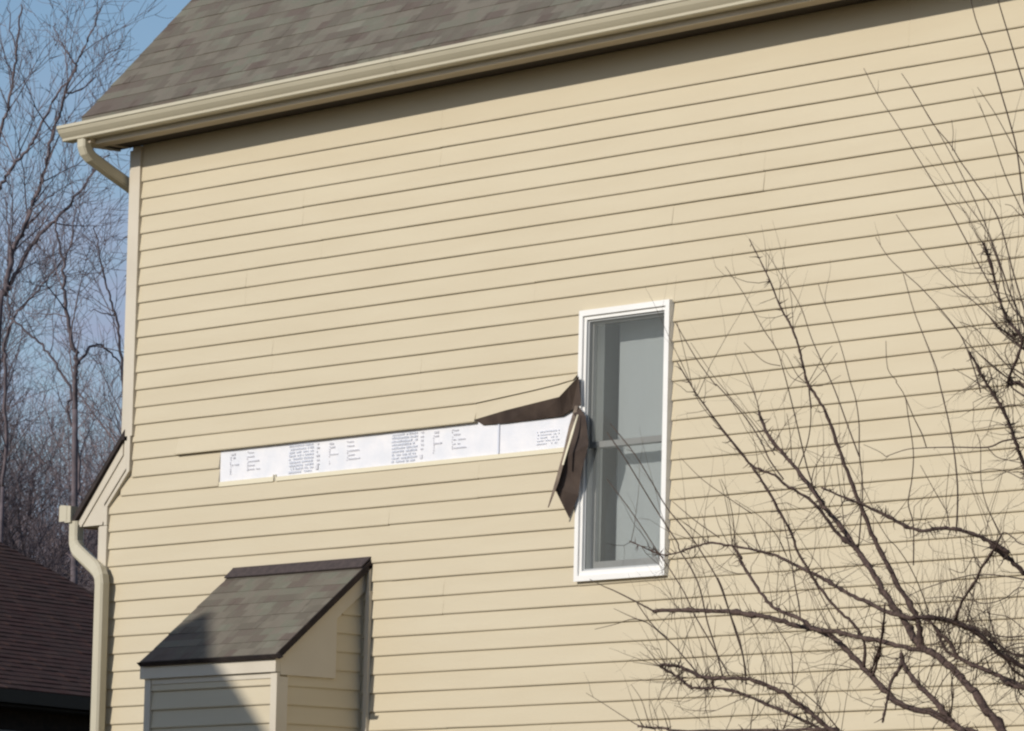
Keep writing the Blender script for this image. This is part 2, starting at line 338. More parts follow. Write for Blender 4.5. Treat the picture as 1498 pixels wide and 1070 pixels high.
d2.rect_tube(path, .080, .064, .012)
d2.box(-25.94, -25.82, -.108, -.03, 1.9, 1.93); d2.build('downspout', GUT, house)

# ---------------------------------------------------------------- window
WL, WR, WB, WT = WX0, WX1, WZ0, WZ1
win = MB(); c = .047
def ring(mb, x0, x1, z0, z1, w, y0, y1, wb=None, wt=None):
    wb = wb or w; wt = wt or w
    mb.box(x0, x1, y0, y1, z1-wt, z1); mb.box(x0, x1, y0, y1, z0, z0+wb)
    mb.box(x0, x0+w, y0, y1, z0+wb, z1-wt); mb.box(x1-w, x1, y0, y1, z0+wb, z1-wt)
ring(win, WL, WR, WB, WT, .030, -.038, .0)
ring(win, WL+.030, WR-.030, WB+.030, WT-.030, .020, -.026, .10, wb=.024)
wo = win.build('window', WHITE, house)
IL, IR, IB, IT = WL+.05, WR-.05, WB+.054, WT-.05
sc = MB(); sc.face([(IL, -.010, IB), (IR, -.010, IB), (IR, -.010, IT), (IL, -.010, IT)]); sc.build('insect_screen', SCREEN, wo)
fr = MB(); ring(fr, IL, IR, IB, IT, .010, -.014, -.006); fr.build('screen_frame', mat('screen_frame_grey', (.42, .43, .43), .5, .3), wo)
MR = 4.585
us = MB(); ring(us, IL+.001, IR-.001, MR-.02, IT-.001, .020, .008, .034, wb=.032); SASH = mat('sash_vinyl_shaded', (.50, .50, .475), .5, .3, noise=5, col2=(.44, .44, .42)); us.build('upper_sash', SASH, wo)  # sashes greyed, their shade inside the frame is in the colour
ls = MB(); ring(ls, IL+.001, IR-.001, IB+.001, MR+.010, .024, .040, .066, wb=.050, wt=.030); ls.build('lower_sash', SASH, wo)
gl = MB(); gl.face([(IL+.03, .02, MR), (IR-.03, .02, MR), (IR-.03, .02, IT-.03), (IL+.03, .02, IT-.03)])
gl.face([(IL+.03, .053, IB+.04), (IR-.03, .053, IB+.04), (IR-.03, .053, MR-.01), (IL+.03, .053, MR-.01)]); gl.build('glass', GLASS, wo)
bl = MB(); R = random.Random(3); nX = 26
for i in range(nX):
    a, b = IL+.032+(IR-IL-.05)*i/nX, IL+.032+(IR-IL-.05)*(i+1)/nX
    bl.face([(a, .175+.0015*math.sin(i*1.1), IB-.02), (b, .175+.0015*math.sin((i+1)*1.1), IB-.02), (b, .175+.0015*math.sin((i+1)*1.1), IT+.02), (a, .175+.0015*math.sin(i*1.1), IT+.02)])
bl.build('window_shade', BLIND, wo, smooth=True)
jb = MB(); ring(jb, IL-.03, IR+.03, IB-.03, IT+.03, .028, .10, .24); jb.build('jamb', mat('jamb_shade_grey', (.09, .09, .08), .7, .2), wo)  # jamb colour darkened to stand for the unlit recess

# ---------------------------------------------------------------- exposed housewrap strip and loosened siding
zt, zb = zl(16), zl(18)
wr = MB(); N = 40
for i in range(N):
    a = -24.93+(3.19)*i/N; b = -24.93+(3.19)*(i+1)/N
    wr.face([(a, -.0012-.0012*math.sin(i*1.9), zb-.02), (b, -.0012-.0012*math.sin((i+1)*1.9), zb-.02), (b, -.0012-.0012*math.sin((i+1)*1.3), 5.0), (a, -.0012-.0012*math.sin(i*1.3), 5.0)])
wrap = wr.build('housewrap', WRAP, house, smooth=True)
ink = MB(); inkb = MB(); R = random.Random(21)
def stroke(mb, x, z, w, h): mb.box(x, x+w, -.0062, -.0042, z, z+h)
def rows(mb, x0, x1, z0, z1, n, fill=.8, ch=.010):          # rows of small illegible lettering
    for r_ in range(n):
        z = z1-(z1-z0)*(r_+.5)/n; x = x0+R.uniform(0, .008)
        while x < x1-.004:
            w = R.uniform(.004, .013)
            if R.random() < fill: stroke(mb, x, z-ch/2, min(w, x1-x), ch*R.uniform(.6, 1))
            x += w+R.uniform(.002, .006)
def word(mb, x, z, w, ch): rows(mb, x, x+w, z-ch/2, z+ch/2, 1, .95, ch)
for gx, cut in ((0, 0), (.915, 0), (1.835, 0)):
    x = -24.765+gx
    rows(ink, x, x+.012, 4.62, 4.725, 8, .8, .009); word(ink, x+.01, 4.715, .045, .011); word(ink, x+.01, 4.675, .075, .009); word(ink, x+.008, 4.735, .04, .013)
    x = -24.605+gx
    rows(ink, x, x+.012, 4.63, 4.745, 9, .8, .009)
    for z, w in ((4.735, .05), (4.712, .06), (4.685, .11), (4.662, .06), (4.640, .115)): word(ink, x+.012, z, w, .009)
for gx in (0, .925):
    rows(inkb, -24.215+gx, -23.99+gx, 4.59, 4.755, 9, .9, .0125)
    rows(ink, -23.962+gx, -23.935+gx, 4.62, 4.755, 6, .9, .012); stroke(ink, -23.965+gx, 4.600, .022, .022)
rows(inkb, -22.055, -21.865, 4.605, 4.685, 5, .75, .008)
stroke(INKB and inkb, -22.378, 4.585, .014, .18)
ink.build('printed_lettering', INK, wrap); inkb.build('printed_panel', INKB, wrap)
hm = MB()
hm.box(-24.86, -24.345, -.010, -.0055, zb-.004, zb+.023); hm.box(-24.325, -21.745, -.010, -.0055, zb-.004, zb+.020)
for x, y in ((-24.345, 0), (-24.325, 0)): hm.box(x-.003, x+.003, -.012, -.0055, zb, zb+.034)
hm.build('nailing_hem', HEM, house)
# lifted panel under line 14: top fixed, lower edge curled outward towards the window
lp = MB(); lb = MB()
col = [[(-22.555, -0.003, 4.9676), (-22.555, -0.018, 4.868), (-22.555, -0.008, 4.866), (-22.555, -0.021, 4.778)], [(-22.2935, -0.003, 4.9676), (-22.2935, -0.024, 4.8838), (-22.2935, -0.014, 4.8828), (-22.2774, -0.035, 4.807)], [(-22.0575, -0.003, 4.9676), (-22.0575, -0.032, 4.8984), (-22.0575, -0.022, 4.8974), (-22.0333, -0.05, 4.8243)], [(-21.8523, -0.003, 4.9676), (-21.8523, -0.04, 4.913), (-21.8523, -0.03, 4.912), (-21.7997, -0.068, 4.84)], [(-21.7743, -0.003, 4.9676), (-21.7743, -0.045, 4.9211), (-21.7743, -0.035, 4.9201), (-21.7189, -0.072, 4.8875)], [(-21.719, -0.003, 4.9676), (-21.719, -0.045, 4.9259), (-21.719, -0.035, 4.9249), (-21.6514, -0.065, 4.9368)]]
for A, B in zip(col[:-1], col[1:]):
    for r_ in range(3):
        lp.face([A[r_+1], B[r_+1], B[r_], A[r_]])
A = col[0]; lp.face([A[0], A[1], (A[1][0], -.001, A[1][2])])
po = lp.build('lifted_siding', SID, house); tag(po, 'tan siding panel bent outward beside the window')
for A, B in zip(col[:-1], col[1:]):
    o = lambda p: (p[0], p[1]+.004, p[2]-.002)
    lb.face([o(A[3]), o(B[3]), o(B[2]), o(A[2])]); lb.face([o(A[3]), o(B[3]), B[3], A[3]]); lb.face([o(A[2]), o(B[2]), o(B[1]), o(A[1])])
SHADE = [(-22.4982, -0.012, 4.746), (-22.2892, -0.014, 4.7422), (-22.0569, -0.014, 4.7441), (-21.8362, -0.016, 4.7465), (-21.7546, -0.02, 4.7727), (-21.6423, -0.05, 4.7906)]
for A, B, a, b in zip(col[:-1], col[1:], SHADE[:-1], SHADE[1:]): lb.face([a, b, (B[3][0], B[3][1]+.003, B[3][2]-.001), (A[3][0], A[3][1]+.003, A[3][2]-.001)])  # dark sheet standing for the shadowed gap below the lifted edge
tag(lb.build('siding_back_shade', BACK_SHADE, po), 'underside of the lifted siding, its shade in the dark brown')
# torn piece hanging beside the window frame
tp = MB()
def sheet(mb, poly, tri, th):
    v = Vector(th); P = [Vector(p) for p in poly]
    for t in tri: mb.face([P[i] for i in t]); mb.face([P[i]+v for i in t][::-1])
    for i in range(len(P)): j = (i+1) % len(P); mb.face([P[i], P[j], P[j]+v, P[i]+v])
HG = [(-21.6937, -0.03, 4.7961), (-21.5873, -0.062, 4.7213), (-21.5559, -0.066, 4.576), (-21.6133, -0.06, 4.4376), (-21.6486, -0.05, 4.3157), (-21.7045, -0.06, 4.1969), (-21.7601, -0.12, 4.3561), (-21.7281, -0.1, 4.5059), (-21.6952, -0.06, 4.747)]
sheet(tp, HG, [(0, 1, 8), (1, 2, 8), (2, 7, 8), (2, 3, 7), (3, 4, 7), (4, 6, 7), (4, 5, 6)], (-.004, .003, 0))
t1 = tp.build('torn_siding', BACK_SHADE, house); tag(t1, 'torn siding piece hanging by the window frame, its shade in the dark brown')
tp = MB(); BLD = [(-21.6918, -0.05, 4.787), (-21.7022, -0.08, 4.6741), (-21.7114, -0.11, 4.529), (-21.7436, -0.13, 4.3865), (-21.776, -0.15, 4.2511), (-21.7674, -0.148, 4.2544), (-21.7182, -0.128, 4.3815), (-21.6896, -0.105, 4.5244), (-21.6748, -0.075, 4.669), (-21.6701, -0.045, 4.7859)]
nb = len(BLD)//2
sheet(tp, BLD, [(i, i+1, 2*nb-2-i, 2*nb-1-i) for i in range(nb-1)], (-.003, .004, 0))
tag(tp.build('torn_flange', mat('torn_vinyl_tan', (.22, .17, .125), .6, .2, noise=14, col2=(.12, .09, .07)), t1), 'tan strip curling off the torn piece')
tp = MB(); LN = [(-21.632, -0.085, 4.7331), (-21.6428, -0.115, 4.6348), (-21.6792, -0.14, 4.4709), (-21.6693, -0.139, 4.4668), (-21.6297, -0.112, 4.6306), (-21.6269, -0.08, 4.7332)]
nb = len(LN)//2
sheet(tp, LN, [(i, i+1, 2*nb-2-i, 2*nb-1-i) for i in range(nb-1)], (0, .003, 0))
tag(tp.build('torn_sunlit_edge', HEM, t1), 'sunlit torn edge, its light in the pale colour')  # paler strip painted as the sunlit edge of the piece

# ---------------------------------------------------------------- bump-out (fireplace chase) on the side wall
BD = .58; BX0, BX1 = -24.69, -23.475
bm_ = MB(); mf = lambda x, y, z: (x, -BD+y, z)
bm_.box(BX0+.02, BX1-.02, -BD+.001, 0, 0, 3.44)
bm_.prism([(BX0+.02, -BD+.001, 3.442), (BX0+.02, 0, 3.442), (BX0+.02, 0, 3.98), (BX0+.02, -BD+.001, 3.475)], (BX1-BX0-.04, 0, 0))
k = 0
while 3.359-H*k > .3:
    zt_, zb_ = 3.359-H*(k-1), 3.359-H*k
    course(bm_, mf, BX0+.055, BX1-.055, zt_, zb_, hi=3.412)
    k += 1
ms_ = lambda x, y, z: (BX1-.02-y, x, z)              # right side: x runs along Y
k = -6
while 3.359-H*k > .3:
    zt_, zb_ = 3.359-H*(k-1), 3.359-H*k
    zmid = (zt_+zb_)/2
    y1 = -.03
    y0 = -BD+.055 if zmid < 3.43 else -.205
    if zmid > 3.45: y0 = max(y0, -BD+(zt_-3.50)/.87-.0)
    if y0 < y1-.03: course(bm_, ms_, y0, y1, zt_, zb_)
    k += 1
bump = bm_.build('bump_out', SID, house); tag(bump, 'small sloped-roof bump-out at the foot of the wall')
tr = MB()
tr.box(BX0, BX0+.055, -BD-.020, -BD, .1, 3.428); tr.box(BX1-.055, BX1, -BD-.020, -BD, .1, 3.428)
tr.box(BX1-.0195, BX1, -BD, -BD+.055, .1, 3.405); tr.box(BX0, BX0+.0195, -BD, -BD+.055, .1, 3.405)
tr.build('corner_trim', TRIM, bump)
fz = MB(); fz.box(BX0-.028, BX1+.004, -BD-.034, -BD-.002, 3.430, 3.532)
fz.build('frieze_board', TRIM, bump)
fz = MB(); fz.box(BX0+.056, BX1-.056, -BD-.016, -BD-.001, 3.398, 3.4285); fz.build('siding_channel', TRIM, bump)
st = MB(); st.prism([(BX1-.019, -BD+.0, 3.416), (BX1-.019, -.205, 3.416), (BX1-.019, -.205, 3.85), (BX1-.019, -BD+.0, 3.515)], (.022, 0, 0))
st.prism([(BX1-.019, -.2045, 3.74), (BX1-.019, -.0, 3.918), (BX1-.019, -.0, 4.03), (BX1-.019, -.2045, 3.85)], (.0215, 0, 0))
st.build('side_panel', TRIM, bump)
rp = MB(); a_ = math.atan2(.54, .62); c2, s2 = math.cos(a_), math.sin(a_)
RX0, RX1 = -24.690, -23.440; OL = Vector((RX0, -.635, 3.522))
Lb = .635/c2-.012
shingles(rp, OL, (1, 0, 0), (0, c2, s2), (0, -s2, c2), RX1-RX0, Lb, ex=.125, th=.0025)
broof = rp.build('roof', ROOFB, bump)
re_ = MB(); nn = Vector((0, -s2, c2)); v_ = Vector((0, c2, s2))
re_.prism([OL-nn*.002, OL+v_*(Lb)-nn*.002, OL+v_*(Lb)-nn*.026, OL-nn*.026], (RX1-RX0+.006, 0, 0))
O2 = OL+Vector((RX1-RX0, 0, 0)); re_.prism([O2+nn*.004-v_*.006, O2+v_*Lb+nn*.004, O2+v_*Lb-nn*.030, O2-nn*.030-v_*.006], (.010, 0, 0))
re_.prism([OL-v_*.012+nn*.006+Vector((-.018, 0, 0)), OL-v_*.012-nn*.022+Vector((-.01, 0, 0)), OL+v_*.0-nn*.022, OL+nn*.002], (RX1-RX0+.045, 0, 0))
re_.build('roof_edge', EDGE, bump)
fl = MB(); p = OL+v_*(Lb-.075)
fl.prism([p+nn*.010, p+v_*.087+nn*.012, p+v_*.087+nn*.020, p+nn*.018], (RX1-RX0+.004, 0, 0))
fl.prism([(RX0, -.014, 4.045), (RX0, -.020, 4.045), (RX0, -.020, 4.088), (RX0, -.014, 4.088)], (RX1-RX0, 0, 0))
fl.build('cap_flashing', mat('cap_shingle', (.085, .068, .066), .9, .1, noise=30, col2=(.06, .05, .05)), bump)
jc = MB(); jc.box(-23.452, -23.418, -.030, -.011, .2, 3.90); jc.box(-23.448, -23.430, -.026, -.011, 3.90, 4.04); jc.build('side_channel', TRIM, bump)

# ---------------------------------------------------------------- neighbour across (its gable throws the shadow on the bump-out)
nb_ = empty('neighbour_house', (-25.45, -14, 0), 'pale sided gabled house facing the side wall, outside the photo', 'house')
GX, GZ, TP = -25.37, 8.45, math.tan(math.radians(41)); hw = 3.9
b_ = MB(); b_.prism([(GX-hw+.3, -10.35, 0), (GX+hw-.3, -10.35, 0), (GX+hw-.3, -10.35, GZ-.12-TP*(hw-.3)), (GX, -10.35, GZ-.12), (GX-hw+.3, -10.35, GZ-.12-TP*(hw-.3))], (0, -9, 0)); b_.build('wall', mat('neighbour_siding', (.42, .40, .36), .7, .2, noise=3), nb_)
b_ = MB()
for s_ in (1, -1): b_.prism([(GX, -10, GZ), (GX+s_*hw, -10, GZ-TP*hw), (GX+s_*hw, -10, GZ-TP*hw-.14), (GX, -10, GZ-.14)], (0, -9.7, 0))
b_.build('roof', ROOF, nb_)
for x in (GX-1.9, GX+1.0):
    b_ = MB(); ring(b_, x, x+.9, 3.6, 5.0, .08, -10.349, -10.30); b_.box(x+.08, x+.82, -10.349, -10.34, 4.26, 4.34); b_.build('window_frame', WHITE, nb_)

# ---------------------------------------------------------------- dark house beyond, lower left
az, pt = math.radians(18), math.radians(24.5)
A = Vector((-50.66, 16, 5.15)); ue = Vector((-math.sin(az), math.cos(az), 0)); uh = Vector((-math.cos(az), -math.sin(az), 0))
vv = uh*math.cos(pt)+Vector((0, 0, math.sin(pt))); nr = ue.cross(vv); nr = nr if nr.z > 0 else -nr
dh = empty('dark_house', (A.x-5, A.y+2, 0), 'shaded dark brick house with brown shingle roof behind the tan house', 'house')
ALONG = 6.411
b_ = MB(); st_ = A-ue*9; shingles(b_, st_, ue, vv, nr, 9+ALONG, 7.6, ex=.15, th=.008)
far_ = uh*(2*7.6*math.cos(pt)); v2 = -uh*math.cos(pt)+Vector((0, 0, math.sin(pt)))
b_.prism([st_+vv*7.6-nr*.004, st_-nr*.004, st_-nr*.06, st_+vv*7.6-nr*.06], ue*(9+ALONG))
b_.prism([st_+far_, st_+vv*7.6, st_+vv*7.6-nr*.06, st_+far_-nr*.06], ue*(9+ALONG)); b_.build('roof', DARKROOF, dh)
b_ = MB(); i0 = st_+ue*.3+uh*.45; i1 = A+ue*(ALONG-.3)+uh*.45; dz = Vector((0, 0, -1))
ez = A.z-.12
def P3(p, z): return (p.x, p.y, z)
w_ = uh*(2*7.6*math.cos(pt)-.9); apex = i1+w_*.5
b_.prism([P3(i0, 0), P3(i0, ez), P3(i0+w_*.5, A.z+math.sin(pt)*7.6-.2), P3(i0+w_, ez), P3(i0+w_, 0)], i1-i0)
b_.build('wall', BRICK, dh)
b_ = MB(); g0 = st_-uh*.11; b_.prism([P3(g0, A.z-.02), P3(g0+uh*.1, A.z-.02), P3(g0+uh*.1, A.z-.16), P3(g0+uh*.03, A.z-.16)], ue*(9+ALONG)); b_.build('gutter', mat('gutter_black', (.016, .018, .018), .5, .3), dh)
b_ = MB(); b_.prism([P3(st_+uh*.02, A.z-.17), P3(st_+uh*.44, A.z-.17), P3(st_+uh*.44, A.z-.20), P3(st_+uh*.02, A.z-.20)], ue*(9+ALONG)); b_.build('soffit', mat('soffit_dark', (.02, .02, .02), .8, .1), dh)
wf = MB(); gg = MB(); LITE = mat('window_frame_dim', (.15, .155, .17), .6, .2)
wb0 = -0.282
for s0 in (wb0, wb0+1.24):
    for (a, b, z0, z1) in ((0, .07, 3.2, 4.72), (1.17, 1.24, 3.2, 4.72), (.07, 1.17, 4.65, 4.72), (.07, 1.17, 3.2, 3.27)):
        p = A+ue*(s0+a)+uh*.43; wf.prism([P3(p, z0), P3(p, z1), P3(p+uh*.03, z1), P3(p+uh*.03, z0)], ue*(b-a))
    p = A+ue*(s0+.07)+uh*.445; gg.prism([P3(p, 3.27), P3(p, 4.65), P3(p+uh*.004, 4.65), P3(p+uh*.004, 3.27)], ue*1.1)
wo2 = wf.build('window', LITE, dh); gg.build('glass', mat('glass_dark', (.012, .014, .018), .1, .5), wo2)

# ---------------------------------------------------------------- foreground crabapple
ROOTED=[1, 0, 1, 0, 0, 1, 1, 1, 1, 1, 1, 1, 1, 1, 0, 0, 0, 0, 0, 0, 0, 1, 1, 1]
LIMBS=[[[-13.656,-4.6,2.388,0.01664],[-13.973,-4.51,2.668,0.01483],[-14.068,-4.487,2.736,0.01436],[-14.189,-4.457,2.828,0.01374],[-14.295,-4.434,2.896,0.01325],[-14.399,-4.413,2.951,0.01282],[-14.511,-4.393,2.988,0.01241],[-14.585,-4.375,3.042,0.01204],[-14.639,-4.36,3.096,0.0117],[-14.726,-4.34,3.159,0.01127],[-14.817,-4.317,3.235,0.01077],[-14.896,-4.297,3.305,0.01031],[-14.987,-4.275,3.376,0.00984],[-15.02,-4.267,3.405,0.00965],[-15.136,-4.24,3.491,0.00906],[-15.239,-4.218,3.564,0.00855],[-15.344,-4.194,3.645,0.00801],[-15.475,-4.165,3.742,0.00734],[-15.591,-4.142,3.818,0.00679],[-15.672,-4.124,3.879,0.00638],[-15.751,-4.1,3.974,0.00579]],[[-14.511,-4.393,2.988,0.01094],[-14.511,-4.407,3.044,0.01062],[-14.505,-4.418,3.087,0.01036],[-14.528,-4.432,3.138,0.01006],[-14.584,-4.459,3.234,0.00945],[-14.644,-4.492,3.355,0.00871],[-14.675,-4.511,3.426,0.00828],[-14.705,-4.537,3.528,0.00768],[-14.736,-4.562,3.624,0.00712],[-14.766,-4.589,3.726,0.00652],[-14.794,-4.618,3.841,0.00585],[-14.838,-4.639,3.919,0.00537],[-14.871,-4.654,3.972,0.00504],[-14.879,-4.672,4.042,0.00463],[-14.888,-4.691,4.119,0.00419],[-14.909,-4.707,4.183,0.00381],[-14.941,-4.723,4.242,0.00345],[-14.991,-4.758,4.379,0.00264],[-15.052,-4.793,4.511,0.00185]],[[-13.967,-4.6,2.563,0.01329],[-14.185,-4.511,2.676,0.01272],[-14.381,-4.443,2.741,0.01228],[-14.624,-4.368,2.778,0.0118],[-14.772,-4.316,2.836,0.01145],[-14.932,-4.256,2.915,0.01103],[-15.089,-4.198,2.989,0.01062],[-15.194,-4.159,3.041,0.01034],[-15.316,-4.119,3.087,0.01005],[-15.431,-4.084,3.114,0.0098],[-15.575,-4.042,3.136,0.0095],[-15.765,-3.987,3.174,0.0091],[-15.956,-3.933,3.202,0.0087],[-16.178,-3.872,3.229,0.00823],[-16.392,-3.814,3.242,0.00778],[-16.604,-3.757,3.258,0.00733],[-16.818,-3.7,3.268,0.00687]],[[-14.501,-4.393,2.981,0.00911],[-14.652,-4.363,3.001,0.00874],[-14.804,-4.334,3.028,0.00835],[-14.982,-4.299,3.056,0.00791],[-15.084,-4.28,3.075,0.00765],[-15.253,-4.248,3.096,0.00723],[-15.331,-4.231,3.133,0.00699],[-15.48,-4.201,3.175,0.00659],[-15.556,-4.186,3.199,0.00638],[-15.64,-4.166,3.25,0.00609],[-15.742,-4.138,3.324,0.0057],[-15.833,-4.112,3.397,0.00532],[-15.829,-4.109,3.405,0.00527],[-15.889,-4.093,3.449,0.00503]],[[-14.533,-4.421,3.094,0.00839],[-14.731,-4.361,3.132,0.0079],[-14.872,-4.317,3.173,0.00753],[-15.013,-4.273,3.211,0.00716],[-15.136,-4.235,3.249,0.00683],[-15.254,-4.198,3.29,0.00651],[-15.4,-4.153,3.333,0.00612],[-15.548,-4.109,3.376,0.00572],[-15.681,-4.069,3.413,0.00537],[-15.827,-4.028,3.44,0.00499],[-15.89,-4.011,3.452,0.00483],[-16.066,-3.962,3.478,0.00438],[-16.244,-3.914,3.501,0.00393],[-16.394,-3.873,3.492,0.00353],[-16.607,-3.815,3.479,0.00296],[-16.715,-3.786,3.497,0.00268],[-16.842,-3.752,3.531,0.00234],[-16.953,-3.721,3.56,0.00203]],[[-14.497,-4.6,2.574,0.00994],[-14.698,-4.672,2.682,0.00898],[-14.756,-4.698,2.732,0.00864],[-14.808,-4.719,2.77,0.00836],[-14.889,-4.749,2.822,0.00796],[-14.973,-4.776,2.855,0.00759],[-15.044,-4.798,2.872,0.0073],[-15.145,-4.827,2.873,0.00691],[-15.213,-4.847,2.878,0.00665],[-15.284,-4.87,2.911,0.00633],[-15.328,-4.883,2.924,0.00615],[-15.387,-4.9,2.926,0.00592]],[[-14.533,-4.6,2.563,0.00615],[-14.881,-4.547,2.693,0.00566],[-14.993,-4.531,2.728,0.00551],[-15.129,-4.512,2.769,0.00533],[-15.243,-4.496,2.799,0.00518],[-15.381,-4.477,2.839,0.005],[-15.566,-4.454,2.873,0.00476],[-15.603,-4.449,2.874,0.00472],[-15.742,-4.431,2.88,0.00454],[-15.816,-4.42,2.916,0.00443],[-15.89,-4.41,2.945,0.00432],[-15.962,-4.4,2.969,0.00422]],[[-13.562,-4.6,2.793,0.00961],[-13.723,-4.649,2.803,0.00857],[-13.782,-4.668,2.822,0.00817],[-13.825,-4.685,2.853,0.0078],[-13.91,-4.713,2.885,0.00721],[-13.968,-4.733,2.916,0.00677],[-13.994,-4.752,2.965,0.00636],[-14.03,-4.769,3.002,0.00599],[-14.064,-4.787,3.045,0.00559],[-14.105,-4.8,3.058,0.00532]],[[-13.528,-4.6,2.768,0.00873],[-13.616,-4.756,2.866,0.00816],[-13.66,-4.832,2.911,0.00789],[-13.688,-4.914,2.979,0.00759],[-13.732,-4.981,3.013,0.00736],[-13.772,-5.035,3.029,0.00717],[-13.825,-5.1,3.027,0.00694]],[[-13.561,-4.6,2.721,0.00874],[-13.835,-4.538,2.816,0.00748],[-13.969,-4.51,2.855,0.00689],[-14.093,-4.483,2.892,0.00634],[-14.229,-4.455,2.93,0.00573],[-14.346,-4.429,2.973,0.00519],[-14.432,-4.4,3.054,0.00455]],[[-13.634,-4.6,3.108,0.00965],[-13.698,-4.681,3.207,0.00882],[-13.735,-4.722,3.255,0.0084],[-13.779,-4.764,3.297,0.00798],[-13.655,-4.8,3.264,0.00756],[-13.701,-4.84,3.3,0.00715],[-13.749,-4.878,3.33,0.00677],[-13.799,-4.914,3.348,0.00641],[-13.851,-4.948,3.352,0.00607],[-13.897,-4.979,3.343,0.00575],[-13.948,-5.014,3.358,0.0054],[-13.996,-5.053,3.392,0.005],[-14.04,-5.087,3.416,0.00466],[-14.079,-5.117,3.44,0.00435],[-14.122,-5.148,3.459,0.00404],[-14.192,-5.2,3.496,0.00351]],[[-13.672,-4.6,3.4,0.00792],[-13.69,-4.694,3.585,0.00674],[-13.693,-4.727,3.649,0.00634],[-13.693,-4.762,3.72,0.0059],[-13.703,-4.796,3.785,0.00548],[-13.718,-4.816,3.821,0.00524],[-13.735,-4.842,3.869,0.00491],[-13.746,-4.865,3.911,0.00463],[-13.764,-4.9,3.976,0.0042]],[[-13.643,-4.6,3.665,0.00616],[-13.706,-4.684,3.869,0.00552],[-13.763,-4.705,3.883,0.00537],[-13.638,-4.761,4.016,0.00491],[-13.677,-4.792,4.084,0.00468],[-13.69,-4.823,4.162,0.00444],[-13.69,-4.876,4.297,0.00404],[-13.701,-4.9,4.357,0.00385]],[[-13.932,-4.533,2.589,0.01242],[-14.197,-4.499,2.677,0.01104],[-14.261,-4.489,2.717,0.01062],[-14.361,-4.472,2.789,0.00992],[-14.47,-4.456,2.856,0.00921],[-14.549,-4.442,2.917,0.00864],[-14.578,-4.433,2.969,0.00821]],[[-14.566,-4.435,2.956,0.0073],[-14.567,-4.451,2.917,0.00672],[-14.582,-4.471,2.872,0.00598],[-14.584,-4.49,2.827,0.00531],[-14.572,-4.512,2.768,0.00447],[-14.565,-4.535,2.71,0.00363]],[[-14.98,-4.241,2.943,0.00596],[-14.955,-4.262,3.006,0.00586],[-14.956,-4.275,3.044,0.0058],[-14.981,-4.297,3.102,0.00571],[-15.04,-4.322,3.154,0.00561],[-15.101,-4.355,3.233,0.00548],[-15.147,-4.386,3.311,0.00535],[-15.182,-4.417,3.395,0.00522],[-15.185,-4.432,3.44,0.00515],[-15.221,-4.463,3.525,0.00501],[-15.251,-4.49,3.596,0.0049],[-15.291,-4.517,3.668,0.00479],[-15.334,-4.541,3.728,0.00469]],[[-15.006,-4.271,3.391,0.00672],[-15.026,-4.287,3.41,0.00656],[-15.066,-4.322,3.455,0.00623],[-15.103,-4.379,3.544,0.00568],[-15.165,-4.428,3.603,0.00521],[-15.2,-4.45,3.623,0.00499],[-15.235,-4.48,3.662,0.0047],[-15.294,-4.515,3.688,0.00436],[-15.329,-4.545,3.728,0.00407],[-15.416,-4.662,3.908,0.00294],[-15.448,-4.714,3.991,0.00243],[-15.475,-4.771,4.086,0.00187]],[[-13.732,-4.981,3.025,0.00521],[-13.643,-5.027,3.09,0.00478],[-13.54,-5.071,3.142,0.00439],[-13.487,-5.098,3.18,0.00414],[-13.385,-5.141,3.231,0.00375],[-13.303,-5.181,3.284,0.00339]],[[-14.672,-4.654,2.68,0.00726],[-14.802,-4.654,2.683,0.00686],[-14.952,-4.654,2.685,0.00639],[-15.104,-4.654,2.689,0.00592],[-15.573,-4.654,2.7,0.00447],[-15.623,-4.654,2.71,0.00431],[-15.722,-4.654,2.716,0.004],[-15.793,-4.654,2.724,0.00378]],[[-14.901,-4.271,2.9,0.00557],[-14.826,-4.308,2.998,0.00485],[-14.772,-4.343,3.09,0.0042],[-14.735,-4.371,3.164,0.00368]],[[-14.932,-4.256,2.915,0.00446],[-14.847,-4.31,2.967,0.00404],[-14.763,-4.364,3.018,0.00362],[-14.649,-4.456,3.11,0.00293]],[[-13.562,-4.6,2.817,0.00559],[-13.664,-4.708,2.834,0.00503],[-13.694,-4.781,2.903,0.00464],[-13.711,-4.824,2.943,0.00441],[-13.744,-4.877,2.984,0.00413],[-13.797,-4.943,3.018,0.00378],[-13.851,-5.0,3.029,0.00349]],[[-13.529,-4.6,2.852,0.00489],[-13.897,-4.478,2.929,0.00426],[-14.015,-4.44,2.954,0.00405],[-14.156,-4.388,3.012,0.00377],[-14.295,-4.341,3.058,0.00351],[-14.427,-4.3,3.079,0.00328]],[[-13.579,-4.6,3.915,0.00563],[-13.665,-4.726,4.034,0.00374],[-13.697,-4.754,4.04,0.00333],[-13.738,-4.8,4.076,0.00264]]]
